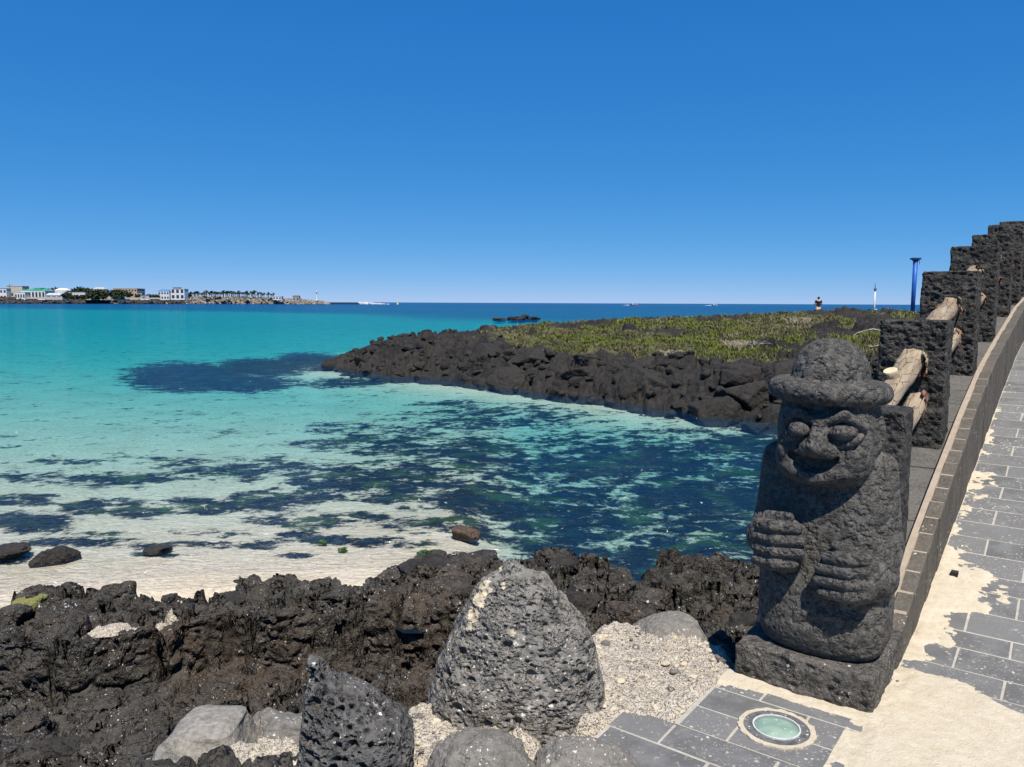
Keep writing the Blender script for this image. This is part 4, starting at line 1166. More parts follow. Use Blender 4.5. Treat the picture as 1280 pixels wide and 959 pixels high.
c = G(150, 786, -1.22)
rubble('rubble_patch', [(c[0] - .16, c[1] - .30), (c[0] + .10, c[1] - .26), (c[0] + .22, c[1] + .1), (c[0] + .26, c[1] + .42), (c[0] + .05, c[1] + .2), (c[0] - .10, c[1] + .05)], lambda a, b: shelf(a, b) - .02)
def stones(name, spots, m, n, seed):
    rng = np.random.RandomState(seed); U, F = ico(2); VV = []; FF = []
    for i in range(n):
        poly, zf = spots[i % len(spots)]
        xs_ = [q[0] for q in poly]; ys_ = [q[1] for q in poly]
        a, b = rng.uniform(min(xs_), max(xs_)), rng.uniform(min(ys_), max(ys_))
        if poly_dist(np.array([a]), np.array([b]), poly)[0] < .02: continue
        sz = .005 + .015 * rng.uniform() ** 3
        v = U * (1 + .5 * fbm(U * 1.5 + i * 3.1, 2, seed))[:, None] * sz * rng.uniform(.6, 1.4, 3) * np.array([1, 1, .6]) + np.array([a, b, zf(a, b) + .03 + sz * .35])
        FF.append(F + len(VV) * len(U)); VV.append(v)
    tag(obj(name, mesh_np(name, np.concatenate(VV), np.concatenate(FF)), m), kind='stuff')
RB1 = [(.25, 2.72), (.62, 2.72), (.95, 3.12), (1.02, 3.5), (.85, 3.65), (.52, 3.85), (.36, 3.55), (.2, 3.1)]
RB2 = [(-.62, 2.2), (.2, 2.2), (.1, 2.7), (-.18, 3.02), (-.40, 2.95), (-.55, 2.7)]
stones('grey_pebbles', [(RB1, lambda a, b: -.035 - .10 * max(b - 3.0, 0)), (RB2, lambda a, b: -.09)], M['grey'], 260, 21)
stones('pale_pebbles', [(RB1, lambda a, b: -.035 - .10 * max(b - 3.0, 0)), (RB2, lambda a, b: -.09)], M['mortar'], 420, 22)
# named rocks of the shelf and the shallows
def shore_rock(px, py, w, hgt, seed, m, label, z=None, group=None, name='shore_rock', sharp=9):
    # w, hgt: half width / height in image pixels at the spot
    zz = -1.35 if z is None else z
    for _ in range(12):
        c = G(px, py, zz)
        if z is None: zz = .5 * zz + .5 * max(shelf_z(c[0], c[1]), SEA - .05)
    k = c[1] / FPX; sx = w * k; sz = hgt * k * (1. if z is not None else 1.7)
    me = rock_mesh(name, seed, 5, (sx, sx * .8, sz), planes=12, sharp=sharp, rough=.09, fine=.035, pits=.05, pit_scale=5)
    o = obj(name, me, m); o.location = (c[0], c[1], c[2] + sz * (-.05 if z is not None else -.25)); o.rotation_euler = (0, 0, seed * 1.3)
    tag(o, label, 'rock', group); return o
shore_rock(35, 752, 22, 8, 401, M['mossy'], 'pale mossy rock at the left edge of the sandy beach', name='mossy_rock')
shore_rock(68, 697, 26, 19, 402, M['black'], 'dark round rock standing in the shallow water at far left', z=SEA, name='shallows_rock')
shore_rock(580, 667, 19, 11, 403, m_simple('brown_rock', (.075, .05, .032), .8, .4, 20, .03), 'small brown rock poking out of the clear water', z=SEA, name='shallows_rock')
shore_rock(196, 687, 20, 6, 404, M['black'], 'flat dark rock just breaking the shallow water', z=SEA, name='shallows_rock')
shore_rock(4, 690, 34, 9, 405, M['black'], 'low dark rock awash at the left edge of the picture', z=SEA, name='shallows_rock')
shore_rock(300, 728, 12, 3, 406, M['black'], 'tiny dark rock lying on the wet sand', z=SEA + .03, name='shallows_rock')
shore_rock(98, 737, 6, 2, 407, M['black'], 'pebble sized dark stone alone on the pale sand', z=SEA + .02, name='shallows_rock')
shore_rock(868, 728, 62, 26, 408, M['black'], 'large rounded lava rock with an orange lichen spot at the water edge', z=-1.62, name='shore_rock')
shore_rock(768, 728, 30, 20, 409, M['shore'], 'squat lava rock left of the narrow water gap', z=-1.62)
shore_rock(930, 738, 36, 24, 410, M['black'], 'lava rock half hidden behind the statue left hand', z=-1.6)
LET = m_simple('bright_green_weed', (.03, .075, .012), .7, .5, 14)
for px, py, w, lab in ((536, 690, 11, 'bright green tuft of sea lettuce in the shallows just above the dark ledge'), (404, 677, 5, 'tiny dark green weed tuft on the pale sandy shallows'), (427, 687, 5, 'small yellowish green weed tuft on the sand left of the ledge')):
    c = G(px, py, SEA); kk = c[1] / FPX
    o = obj('sea_lettuce', rock_mesh('sea_lettuce', 500 + px, 4, (w * kk, w * kk * .9, .035), planes=14, rough=.3, fine=.2), LET); o.location = (c[0], c[1], SEA - .01); tag(o, lab, 'seaweed')
k = 0
for (px, py, w, h) in [(150, 738, 26, 12), (128, 745, 14, 8), (178, 746, 14, 8), (212, 748, 12, 7), (65, 745, 16, 9), (262, 747, 22, 6), (345, 734, 22, 10), (378, 734, 24, 9), (300, 746, 24, 7), (425, 745, 22, 7), (490, 718, 24, 9), (540, 704, 42, 9), (590, 702, 40, 10), (560, 728, 40, 10), (700, 706, 34, 12), (740, 716, 26, 12), (660, 720, 36, 12), (730, 748, 34, 12), (810, 748, 30, 12), (880, 772, 40, 14), (930, 780, 30, 12), (780, 764, 34, 12), (20, 765, 26, 9), (105, 762, 26, 8), (30, 905, 30, 12), (130, 880, 34, 12), (80, 935, 40, 16), (180, 925, 28, 12)]:
    k += 1
    shore_rock(px, py, w, h, 420 + k, M['shore'] if k % 3 else M['black'], 'rough brown black lump of lava on the foreground shelf', group='lava lumps of the foreground shelf')
mb = MB()
lich = rock_mesh('lichen_patch', 470, 3, (.10, .07, .08), planes=9, rough=.2)
o = obj('lichen_patch', lich, m_simple('orange_lichen', (.36, .24, .14), .95, .4, 30, .02)); c = bpy.data.objects['shore_rock'].location
hr = [q for q in bpy.data.objects if q.name.startswith('shore_rock') and 'orange lichen' in q.get('label', '')][0]
o.parent = hr; o.matrix_parent_inverse = Matrix.Identity(4)
o.location = Matrix.Rotation(-hr.rotation_euler[2], 3, 'Z') @ Vector((-.02, -.26, .12))

# tide pool among the shelf rocks
t = NT('tide_pool_water'); t.finish((.006, .012, .02), .05, t.bump(t.noise(t.coord(), 12, 2), .004), .5)
mb = MB(); c = POOL; n = 20
mb.poly([(0, 0, 0)] + [((.15 + .04 * math.sin(3 * a)) * math.cos(a), (.10 + .02 * math.cos(2 * a)) * math.sin(a), 0) for a in [2 * math.pi * k / n for k in range(n)]], [(0, 1 + k, 1 + (k + 1) % n) for k in range(n)])
tp = mb.build('tide_pool', t.m); tp.location = (c[0], c[1], shelf_z(c[0], c[1]) + .03); tag(tp, kind='structure')

# ------------------------------------------------------------------ far shore
FY = 950.
land_m = m_simple('far_shore_ground', (.16, .15, .10), .9, .4, .02)
def px_w(px, Y): return at(px, 380, Y)[0]
def horizon_z(px, py, Y): return at(px, py, Y)[2]
LT = [(-200, 373), (0, 372.5), (120, 373), (235, 371), (300, 371), (345, 372.5), (400, 376.5), (414, 379.5)]
def land_strip():
    pts = np.linspace(-200, 412, 160); V = []
    for px in pts:
        py = np.interp(px, [q[0] for q in LT], [q[1] for q in LT]); Y0 = np.interp(px, [0, 410], [935, 1180]); z = horizon_z(px, py, Y0)
        xx = px_w(px, Y0)
        V += [(xx, Y0 - 14, SEA - 2), (xx, Y0, z), (xx * 1.18, Y0 * 1.18, z + .2), (xx * 1.25, Y0 * 1.25, SEA - 2)]
    V = np.array(V); Q = grid_q(len(pts), 4)
    return mesh_np('far_shore', V, Q[:, ::-1], False)
tag(obj('far_shore', land_strip(), land_m), kind='structure')
def blocks(name, px0, px1, n, m, size, seed, spread=9):
    rng = np.random.RandomState(seed); U, F = ico(1); VV = []; FF = []
    for i in range(n):
        px = rng.uniform(px0, px1); py = np.interp(px, [q[0] for q in LT], [q[1] for q in LT]); Y0 = np.interp(px, [0, 410], [935, 1180])
        t = rng.uniform(0, 1); zt = horizon_z(px, py, Y0); z = SEA + (zt - SEA) * t * 1.02; Yp = Y0 - 13 + 12 * t - 1.5
        s = size * rng.uniform(.6, 1.3)
        r = 1 + .35 * rng.normal(size=len(U)); v = U * np.clip(r, .5, 1.6)[:, None] * s * np.array([1, 1, .8]) + np.array([px_w(px, Yp), Yp, z])
        FF.append(F + len(VV) * len(U)); VV.append(v)
    return tag(obj(name, mesh_np(name, np.concatenate(VV), np.concatenate(FF), False), m), kind='stuff')
blocks('shore_rubble', -60, 240, 900, m_simple('dark_rubble', (.06, .053, .046), .9, .4, .2), 1.5, 601)
blocks('breakwater_blocks', 232, 412, 900, m_simple('concrete_blocks', (.24, .21, .17), .9, .4, .2), 1.5, 602)

WH = m_simple('white_render', (.58, .58, .56), .7, .06, .3); BEI = m_simple('beige_render', (.42, .37, .31), .8, .08, .3); TAN = m_simple('tan_render', (.45, .32, .2), .8, .08, .3)
GRY = m_simple('grey_cladding', (.33, .34, .35), .7, .08, .3); GRN = m_simple('green_roof', (.05, .27, .16), .6, .1, .3); BLU = m_simple('blue_roof', (.08, .19, .38), .5, .1, .3)
DKW = m_simple('dark_window_glass', (.03, .04, .06), .2, .1, .3); DRF = m_simple('dark_roof', (.08, .08, .09), .7, .1, .3); CNP = m_simple('blue_canopy', (.10, .28, .62), .6, .1, .3)
def house(name, label, px0, px1, pyt, wall, Y=960., roof='flat', roofm=None, rows=1, cols=3, pyb=374., over=.3, tower=None, winh=.45):
    xa, xb = px_w(px0, Y), px_w(px1, Y); zb = horizon_z((px0 + px1) / 2, pyb, Y) - 1.0; zt = horizon_z((px0 + px1) / 2, pyt, Y); dp = max(7., (xb - xa) * .7)
    cx = (xa + xb) / 2; hw = (xb - xa) / 2; H = zt - zb
    e = empty(name, (cx, Y, zb)); tag(e, label, 'building')
    MB().box(-hw, hw, 0, dp, 0, H).build('wall', wall, e)
    rm = roofm or DRF
    if roof == 'flat':
        MB().box(-hw - over, hw + over, -over, dp + over, H, H + .5).build('roof', rm, e)
    else:
        rh = min(hw * .6, 2.6)
        mb = MB(); a, b, c, d = -hw - over, hw + over, -over, dp + over
        mb.poly([(a, c, H), (b, c, H), (b, d, H), (a, d, H), (a + (0 if roof == 'gable' else hw * .4), dp / 2, H + rh), (b - (0 if roof == 'gable' else hw * .4), dp / 2, H + rh)],
                [(0, 1, 5, 4), (1, 2, 5), (2, 3, 4, 5), (3, 0, 4), (3, 2, 1, 0)])
        mb.build('roof', rm, e)
    rw = H / rows; cw = 2 * hw / cols
    for i in range(rows):
        for j in range(cols):
            x0 = -hw + cw * (j + .22); x1 = -hw + cw * (j + .78); z0 = rw * (i + .30); z1 = z0 + rw * winh
            w_ = MB().box(x0, x1, -.12, .2, z0, z1).build('window', DKW, e)
    if tower:
        a, b, th, tm = tower
        MB().box(-hw + 2 * hw * a, -hw + 2 * hw * b, dp * .2, dp * .7, H + .5, H + th).build('roof_tower', tm, e)
    return e
house('shop_building', 'small building with a blue roof at the far left edge of the village', -4, 9, 361, WH, 950, 'flat', BLU, 2, 3)
house('block_building', 'tall windowless looking pinkish beige block beside the green roofed building', 9.5, 29, 358, BEI, 975, 'flat', BEI, 1, 2, winh=.2)
house('cafe_building', 'low white seafront building with dark windows and blue canopy below the beige block', 19, 32, 365.5, WH, 945, 'flat', WH, 1, 4)
g_ = house('restaurant_building', 'white waterfront building with a steep green roof and roof towers', 27, 57, 363.5, WH, 955, 'hip', GRN, 1, 7, tower=(.45, .75, 3.6, GRN), winh=.55)
MB().box(-14, -11, 2, 5, 8, 13.5).build('roof_tower', GRN, g_)
house('shed_building', 'grey gable roofed shed right of the green roofed building', 58, 78, 369, GRY, 945, 'gable', m_simple('pale_grey_roof', (.42, .44, .46), .6), 1, 3)
house('house_building', 'small white house with dark windows behind the grey shed', 54, 65, 361.5, WH, 985, 'flat', DRF, 2, 3)
house('villa_building', 'white villa with a rounded pale roof above the grey shed', 69, 84, 363, WH, 985, 'hip', m_simple('cream_roof', (.7, .68, .6), .7), 1, 3)
house('long_building', 'long low white building in front of the dark village trees', 85, 107, 366, WH, 950, 'flat', WH, 1, 6, winh=.3, pyb=371)
house('grey_tower_building', 'narrow grey three storey building beside the tan apartments', 132, 142, 363.5, GRY, 955, 'flat', DRF, 3, 2)
house('pink_building', 'pale building with grey roof left of the narrow grey building', 116, 131, 361.5, BEI, 990, 'hip', GRY, 2, 3)
house('apartment_building', 'long tan apartment block of three storeys above the village trees', 142, 172, 361, TAN, 985, 'flat', TAN, 3, 8)
house('garden_wall_building', 'low white seafront wall building below the tan apartments', 145, 158, 371.5, WH, 940, 'flat', WH, 1, 2, winh=.1, pyb=375)
house('cottage_building', 'tiny white cottage right of the tan apartments', 176, 189, 370.5, WH, 945, 'flat', WH, 1, 3)
house('guest_building', 'white two storey house left of the modern white house', 198, 212, 364, WH, 980, 'hip', BLU, 2, 4)
house('modern_building', 'modern white house with dark glass upper floor near the breakwater', 214, 231, 361.5, WH, 985, 'flat', WH, 2, 3, tower=(.1, .6, 2.2, DRF), winh=.6)
house('pavilion_building', 'low white pavilion near the end of the palm row', 341, 352, 370.8, WH, 1120, 'flat', WH, 1, 3)
house('hut_building', 'tiny grey hut between the pavilion and the lighthouse', 366, 374, 371.5, GRY, 1150, 'gable', DRF, 1, 2, pyb=376)
# utility pole with crossarm beside the beige block
mb = MB(); mb.tube([(0, 0, 0), (0, 0, 17)], [.25, .2], 6); up = mb.build('utility_pole', DRF); up.location = at(13, 373, 940); tag(up, 'thin dark utility pole in front of the beige block', 'pole')
MB().box(-3.2, 3.2, -.12, .12, 15.6, 15.9).build('crossarm', DRF, up); MB().box(-2.2, 2.2, -.12, .12, 13.8, 14.1).build('crossarm', DRF, up)

def m_tree(name, c):
    t = NT(name); v = t.coord()
    t.finish(t.mix(t.rng(t.noise(v, .9, 4), .35, .65), tuple(x * .7 for x in c), tuple(x * 1.5 for x in c)), .85, None, .2); return t.m
TG, TK = m_tree('dark_tree_leaves', (.035, .05, .022)), m_simple('tree_bark', (.09, .07, .05))
PG = m_tree('palm_leaves', (.05, .062, .03))
def crown_mesh(seed, rx, rz, n, leaf):
    r = np.random.RandomState(seed)
    u = r.normal(size=(n, 3)); u /= np.linalg.norm(u, axis=1, keepdims=True)
    rad = r.uniform(.35, 1, n) ** .5; lump = 1 + .35 * fbm(u * 2 + seed, 2, seed)
    c = u * (rad * lump)[:, None] * np.array([rx, rx, rz])
    a = r.normal(size=(n, 3)) * leaf; b = r.normal(size=(n, 3)) * leaf
    return np.stack([c - a, c + b, c + a, c - b], 1).reshape(-1, 3), np.arange(4 * n).reshape(-1, 4)
tv = []
for i in range(3):
    V, Q = crown_mesh(700 + i, 4.2, 3.0, 260, .8); tv.append(mesh_np('crown', V, Q, False)); tv[-1].materials.append(TG)
tmb = MB().tube([(0, 0, 0), (.2, 0, 2.2), (0, .2, 4)], [.4, .3, .2], 6); tkm = bpy.data.meshes.new('trunk'); tkm.from_pydata(tmb.v, [], tmb.f); tkm.materials.append(TK)
def tree(px, py, Y, s, i):
    c = at(px, 374, Y); zt = horizon_z(px, py, Y)
    e = empty('broadleaf_tree', (c[0], Y, c[2] - .5)); k = max(.4, (zt - c[2]) / 7.0); e.scale = (k * s, k * s, k)
    obj('trunk', tkm, None, e); cr = obj('crown', tv[i % 3], None, e); cr.location = (0, 0, 4.4)
    tag(e, 'dark green broadleaf tree standing among the distant village houses', 'tree', 'dark trees of the distant village')
k = 0
for px, py, Y in [(65, 362, 1000), (71, 361, 1005), (84, 366, 940), (89, 369, 938), (95, 362, 1000), (100, 361, 1005), (104, 361, 1002), (96, 369, 936), (103, 369, 936), (110, 362, 1000), (110, 368, 936), (114, 363, 985), (119, 364, 940), (124, 363, 940), (129, 364, 940), (121, 369, 935), (128, 369, 935), (145, 364, 945), (149, 363, 945), (153, 364, 945), (158, 365, 945), (144, 369, 938), (152, 369, 938), (174, 368, 950), (180, 371, 940), (187, 368, 955), (191, 369, 945), (196, 369, 950), (36, 368, 990), (233, 366, 1000)]:
    tree(px, py, Y, 1.15, k); k += 1
# palms along the breakwater
def palm_meshes(seed):
    r = random.Random(seed); mb = MB().tube([(0, 0, 0), (.1, 0, 3), (0, 0, 6)], [.35, .28, .25], 6)
    m1 = bpy.data.meshes.new('trunk'); m1.from_pydata(mb.v, [], mb.f); m1.materials.append(TK)
    mb = MB()
    for q in range(26):
        a = r.uniform(0, 6.28); el = r.uniform(-.6, 1.2); L = r.uniform(1.8, 2.8); pr = (0, 0, 6)
        ca, sa = math.cos(a), math.sin(a)
        pts = [(ca * L * t * math.cos(el), sa * L * t * math.cos(el), 6 + L * t * math.sin(el) - .9 * t * t) for t in (0, .5, 1)]
        w = [.2, .75, .1]
        v = []
        for p_, ww in zip(pts, w): v += [(p_[0] - sa * ww, p_[1] + ca * ww, p_[2]), (p_[0] + sa * ww, p_[1] - ca * ww, p_[2])]
        mb.poly(v, [(0, 1, 3, 2), (2, 3, 5, 4)])
    m2 = bpy.data.meshes.new('crown'); m2.from_pydata(mb.v, [], mb.f); m2.materials.append(PG)
    return m1, m2
pms = [palm_meshes(s) for s in (1, 2, 3)]
for i in range(56):
    px = 238 + i * 1.9 + rp.uniform(-1, 1); Y = 1080 + rp.uniform(-15, 30) + (px - 240) * .3; c = at(px, 372.5, Y)
    e = empty('palm_tree', (c[0], Y, c[2] - .5), rp.uniform(0, 6)); s = rp.uniform(.85, 1.3) * (1 if px < 320 else .8); e.scale = (s * 1.5, s * 1.5, s * 1.2)
    m1, m2 = pms[i % 3]; obj('trunk', m1, None, e); obj('crown', m2, None, e)
    tag(e, 'small palm tree in the row along the distant breakwater', 'tree', 'palm trees behind the breakwater')
for nm_, lb_, x0_, x1_, yt_, wl_, Y_, rf_, rm_, rw_, cl_ in (
    ('terrace_building', 'narrow white two storey house squeezed between the grey shed and the trees', 79, 86, 365.5, WH, 960, 'flat', GRY, 2, 2),
    ('back_building', 'pale grey roofed house peeking over the trees left of the tan apartments', 100, 110, 362.5, BEI, 1010, 'hip', DRF, 1, 3),
    ('annex_building', 'small grey annex at the right end of the tan apartments', 172, 178, 366, GRY, 975, 'flat', DRF, 1, 2),
    ('store_building', 'low beige store in front of the trees right of the long white building', 108, 118, 369.5, BEI, 945, 'flat', GRY, 1, 3),
    ('garage_building', 'tiny white garage left of the white two storey house', 190, 197, 370, WH, 950, 'gable', DRF, 1, 2)):
    house(nm_, lb_, x0_, x1_, yt_, wl_, Y_, rf_, rm_, rw_, cl_)
for x0_, x1_, yt_, lb_ in ((33, 86, 371.6, 'long pale sea wall in front of the green roofed building and grey shed'), (118, 200, 372.2, 'long pale sea wall below the tan apartment block')):
    a_, b_ = at(x0_, 373, 938), at(x1_, 373, 938); zt_ = at((x0_ + x1_) / 2, yt_, 938)[2]
    o = MB().box(0, b_[0] - a_[0], 0, 1.2, 0, max(1.2, zt_ - a_[2] + .8)).build('sea_wall', BEI); o.location = (a_[0], 938, a_[2] - .6); tag(o, lb_, 'wall')
# lighthouse
c = at(396, 375.5, 1165); e = empty('lighthouse', (c[0], 1165, c[2] - .5)); tag(e, 'slim white lighthouse near the end of the distant breakwater', 'lighthouse')
MB().tube([(0, 0, 0), (0, 0, 1.2), (0, 0, 1.21), (0, 0, 11.5)], [2.1, 2.0, 1.45, .95], 12).build('tower', WH, e)
MB().tube([(0, 0, 11.5), (0, 0, 11.9)], [1.9, 1.9], 12).build('gallery', WH, e)
MB().tube([(0, 0, 11.9), (0, 0, 13.6)], [.8, .8], 10).build('lantern', DKW, e)
MB().tube([(0, 0, 13.6), (0, 0, 15.0)], [1.1, .1], 10).build('dome', WH, e)
# yellow light buoy and low white outer mole
c = at(497, 379.6, 1250); e = empty('light_buoy', (c[0], 1250, SEA)); tag(e, 'yellow light buoy at the open end of the harbour mouth', 'buoy'); YL = m_simple('yellow_paint', (.75, .62, .12), .5)
MB().tube([(0, 0, -.5), (0, 0, 1.2), (0, 0, 1.6)], [1.7, 1.7, .8], 12).build('float', YL, e); MB().tube([(0, 0, 1.6), (0, 0, 6.5)], [.75, .35], 8).build('mast', YL, e); MB().tube([(0, 0, 6.5), (0, 0, 7.6)], [.6, .2], 8).build('lantern', YL, e)
rngb = np.random.RandomState(77); U, F = ico(1); VV = []; FF = []
for i in range(150):
    px = rngb.triangular(447, 462, 489); Y = rngb.uniform(1190, 1215); s = rngb.uniform(.8, 1.5) * (1.1 - .5 * (px - 447) / 42)
    v = U * (s * (1 + .3 * rngb.normal(size=(len(U), 1)))) + np.array([at(px, 379, Y)[0], Y, SEA + rngb.uniform(0, 2.6) * (1 - (px - 447) / 48)])
    FF.append(F + len(VV) * len(U)); VV.append(v)
tag(obj('white_mole', mesh_np('white_mole', np.concatenate(VV), np.concatenate(FF), False), WH), kind='stuff')
blocks_far = MB().box(at(408, 379, 1260)[0], at(448, 379, 1260)[0], 1260, 1272, SEA - 1, SEA + 2.0).build('low_mole', M['black']); tag(blocks_far, kind='structure')

def boat(px, Y, L, hullm, label, wake):
    c = at(px, 380, Y); e = empty('motor_boat', (c[0], Y, SEA), 0); tag(e, label, 'boat')
    sec = []; n = 9
    for i in range(n):
        t = i / (n - 1); x = -L / 2 + L * t; w = L * .16 * math.sqrt(max(0., 1 - t ** 3)) + .02; zt = L * (.10 + .07 * t * t)
        sec += [(x, -w, zt), (x, -w * .6, -.1), (x, w * .6, -.1), (x, w, zt)]
    V = np.array(sec); Q = grid_q(n, 4)
    o = obj('hull', mesh_np('hull', V, Q, False), hullm, e)
    MB().poly(sec[:4] , [(0, 1, 2, 3)]) 
    mb = MB(); mb.poly([sec[4 * i] for i in range(n)] + [sec[4 * i + 3] for i in range(n)], [(i, i + 1, n + i + 1, n + i) for i in range(n - 1)]); mb.poly(sec[:4], [(3, 2, 1, 0)]); mb.build('deck', WH, e)
    MB().box(-L * .18, L * .12, -L * .1, L * .1, L * .1, L * .27).build('cabin', WH, e); MB().box(-L * .1, L * .121, -L * .101, L * .101, L * .18, L * .24).build('windscreen', DKW, e)
    if wake:
        r = random.Random(5); v = []; f = []
        m_ = 24
        for i in range(m_): 
            t = i / (m_ - 1); v += [(-L / 2 + L * .5 - wake * t, -(.6 + 2.2 * t) * r.uniform(.7, 1.2), .03), (-L / 2 + L * .5 - wake * t, (.6 + 2.2 * t) * r.uniform(.7, 1.2), .03), (-L / 2 + L * .5 - wake * t, 0, .9 * (1 - t) * r.uniform(.6, 1))]
        for i in range(m_ - 1): a = 3 * i; f += [(a, a + 2, a + 5, a + 3), (a + 2, a + 1, a + 4, a + 5)]
        mb = MB(); mb.poly(v, f); w_ = mb.build('wake_foam', M['foam']); w_.location = (c[0], Y, SEA); tag(w_, kind='stuff')
M['foam'] = m_simple('white_foam', (.85, .87, .88), .8, .05, 1)
boat(792, 1400, 15, m_simple('pink_hull', (.62, .22, .30), .5), 'small pink and white motor boat far out at the horizon', 22)
boat(893, 1500, 12, WH, 'small white speed boat far out right of the pink boat', 22)
# low reef in the channel
for i, (px, py, w, h) in enumerate([(645, 398.5, 16, 3.4), (624, 399, 9, 1.8), (668, 398, 10, 2.6), (657, 397.5, 9, 3.6)]):
    c = G(px, py + 1, SEA); k = c[1] / FPX
    o = obj('reef_rock', rock_mesh('reef_rock', 640 + i, 4, (w * k * .8, 3.5, h * k * 1.6), planes=14, rough=.22, fine=.12), M['black']); o.location = (c[0], c[1], SEA)
    tag(o, 'low black reef rock in the open water beyond the headland', 'rock', 'black reef rocks beyond the headland')

# ------------------------------------------------------------------ poles and person on the headland
def ground_at(px, Y):
    x_ = at(px, 390, Y)[0]; return x_, head_z(x_, Y)[0]
M['blue'] = m_simple('blue_paint', (.015, .09, .36), .45, .15, 4); M['navy'] = m_simple('navy_paint', (.01, .03, .12), .5, .1, 4)
Yb = 46.; a0 = at(1140.5, 392, Yb); a1 = at(1144.5, 326, Yb); gz = head_z(a0[0], Yb)[0]
e = empty('blue_pole', (a0[0], Yb, min(gz, a0[2]) - .1)); tag(e, 'leaning blue pole with a dark square head on the headland', 'pole')
zb = e.location[2]
MB().tube([(0, 0, 0), (a1[0] - a0[0], 0, a1[2] - zb)], [.115, .135], 12).build('shaft', M['blue'], e, True)
tx, tz = a1[0] - a0[0], a1[2] - zb
MB().box(tx - .23, tx + .23, -.21, .21, tz + .06, tz + .17, .02).build('head_cap', M['navy'], e); MB().box(tx - .14, tx + .14, -.12, .12, tz - .02, tz + .06).build('collar', M['navy'], e)
MB().tube([(tx + .22, 0, tz + .1), (tx + .25, 0, tz - .12), (tx + .22, 0, tz - .22)], [.015] * 3, 5).build('cable', M['navy'], e)
Yw = 44.; a0 = at(1092.5, 391, Yw); gz = head_z(a0[0], Yw)[0]; e = empty('white_post', (a0[0], Yw, min(gz, a0[2]) - .1)); tag(e, 'slim white post with a small antenna left of the blue pole', 'pole')
b0 = e.location[2]; z1 = at(1092, 363, Yw)[2] - b0; z2 = at(1091, 354, Yw)[2] - b0
MB().tube([(0, 0, 0), (0, 0, z1)], [.05, .04], 10).build('shaft', WH, e, True); MB().tube([(0, 0, z1), (0, 0, z1 + .1)], [.08, .08], 8).build('sensor', DRF, e)
MB().tube([(0, 0, z1 + .1), (-.03, 0, z2)], [.025, .012], 6).build('antenna', DRF, e); MB().box(.05, .14, -.06, .06, 0, .55, .02).build('base_box', WH, e)

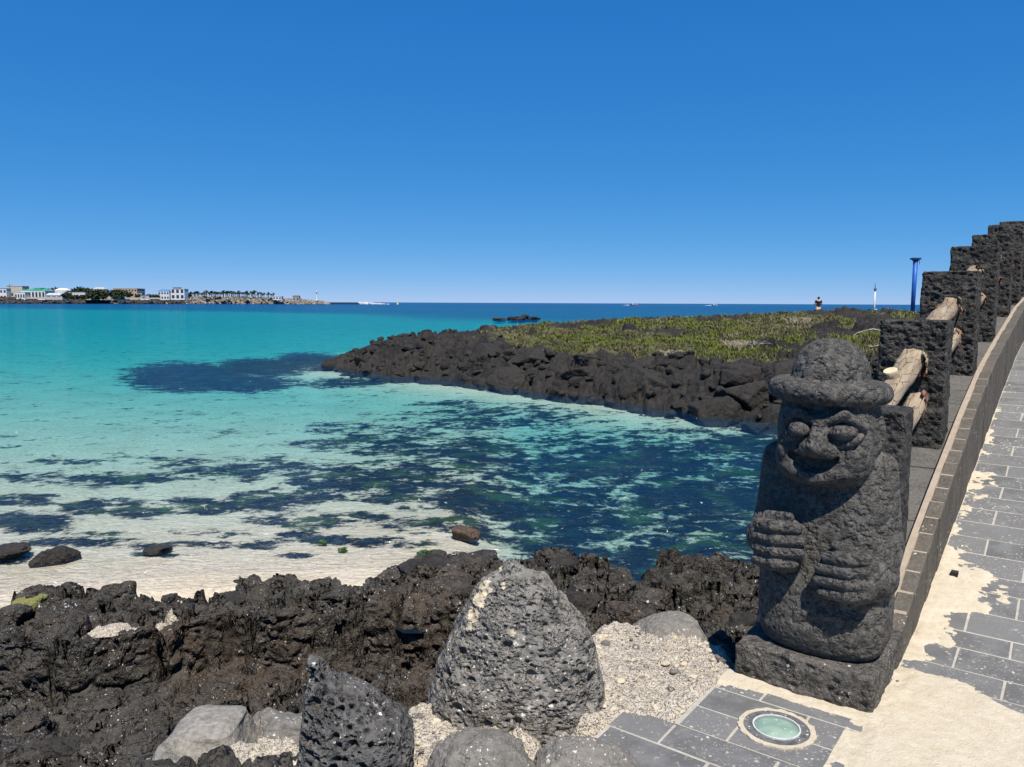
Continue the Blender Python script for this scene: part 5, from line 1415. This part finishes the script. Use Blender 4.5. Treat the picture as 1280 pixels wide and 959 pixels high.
SKIN = m_simple('skin', (.46, .29, .20), .6, .08, 20); BLK = m_simple('black_cotton', (.012, .012, .014), .85, .3, 30); HAIR = m_simple('black_hair', (.010, .008, .007), .5, .3, 40); SHORT = m_simple('beige_cotton', (.55, .42, .30), .85, .1, 20)
def skinned(name, verts, edges, m, parent, root=0, sub=1):
    me = bpy.data.meshes.new(name); me.from_pydata([v[:3] for v in verts], edges, [])
    o = obj(name, me, m, parent)
    md = o.modifiers.new('skin', 'SKIN'); md.use_smooth_shade = True
    sv = me.skin_vertices[0].data
    for i, v in enumerate(verts):
        rr_ = v[3] if isinstance(v[3], tuple) else (v[3], v[3]); sv[i].radius = rr_
    sv[root].use_root = True
    s_ = o.modifiers.new('sub', 'SUBSURF'); s_.levels = s_.render_levels = sub
    return o
def person(px, py_top, Y):
    zt = at(px, py_top, Y)[2]; xx = at(px, 380, Y)[0]; gz = head_z(xx, Y)[0]
    Hh = min(max(zt - gz, 1.5), 1.85); k = Hh / 1.65
    e = empty('person', (xx, Y, zt - Hh), R(4)); e.scale = (k, k, k)
    tag(e, 'person seen from behind in black top and beige shorts with dark hair in a bun', 'person')
    # facing +y, away from the viewer
    v = [(0, 0, .90, (.15, .105)), (0, .0, 1.02, (.125, .09)), (0, .0, 1.20, (.15, .10)), (0, .01, 1.32, (.13, .085)), (0, .01, 1.40, .052), (0, .025, 1.47, .055), (0, .025, 1.53, (.074, .092)), (0, .02, 1.60, (.062, .078))]
    ed = [(0, 1), (1, 2), (2, 3), (3, 4), (4, 5), (5, 6), (6, 7)]
    for sx in (-1, 1):
        n = len(v)
        v += [(sx * .17, .0, 1.335, .058), (sx * .235, -.01, 1.08, .042), (sx * .16, .20, 1.12, .034), (sx * .10, .29, 1.19, (.034, .018))]
        ed += [(3, n), (n, n + 1), (n + 1, n + 2), (n + 2, n + 3)]
        for f in range(5):
            m_ = len(v); dx = sx * (-.03 + .018 * f); L = (.05, .075, .085, .08, .06)[f]
            v += [(sx * .10 + dx, .33, 1.21 + .004 * f, .009), (sx * .10 + dx - sx * .015, .33 + L * .6, 1.225, .008)]
            ed += [(n + 3, m_), (m_, m_ + 1)]
        n = len(v)
        v += [(sx * .095, .0, .80, .088), (sx * .10, .015, .48, .058), (sx * .10, -.01, .27, .054), (sx * .10, -.02, .08, .036), (sx * .105, .11, .035, (.04, .028))]
        ed += [(0, n), (n, n + 1), (n + 1, n + 2), (n + 2, n + 3), (n + 3, n + 4)]
    skinned('body', v, ed, SKIN, e)
    v = [(0, 0, .84, (.175, .135)), (0, 0, 1.03, (.14, .10)), (0, 0, 1.2, (.165, .115)), (0, .01, 1.33, (.142, .095)), (-.172, 0, 1.335, .068), (-.218, -.005, 1.14, .056), (.172, 0, 1.335, .068), (.218, -.005, 1.14, .056)]
    skinned('shirt', v, [(0, 1), (1, 2), (2, 3), (3, 4), (4, 5), (3, 6), (6, 7)], BLK, e)
    v = [(0, 0, .93, (.16, .12)), (0, 0, .84, (.16, .12)), (-.095, 0, .76, .10), (-.10, .01, .58, .085), (.095, 0, .76, .10), (.10, .01, .58, .085)]
    skinned('shorts', v, [(0, 1), (1, 2), (2, 3), (1, 4), (4, 5)], SHORT, e)
    v = [(0, .0, 1.555, (.085, .095)), (0, -.015, 1.62, (.07, .08)), (0, -.03, 1.47, (.07, .06)), (-.06, -.10, 1.52, .055)]
    skinned('hair', v, [(0, 1), (0, 2), (0, 3)], HAIR, e)
    n = [(sx * .034, .107, 1.535) for sx in (-1, 1)]
    mb = MB()
    for q in n: mb.box(q[0] - .012, q[0] + .012, q[1] - .006, q[1] + .006, q[2] - .006, q[2] + .006)
    mb.build('eyes', HAIR, e)
    MB().tube([(0, .10, 1.525), (0, .128, 1.50), (0, .11, 1.492)], [.008, .013, .008], 6).build('nose', SKIN, e)
    MB().box(-.022, .022, .10, .112, 1.465, 1.473).build('mouth', BLK, e)
person(1023, 370, 47.)
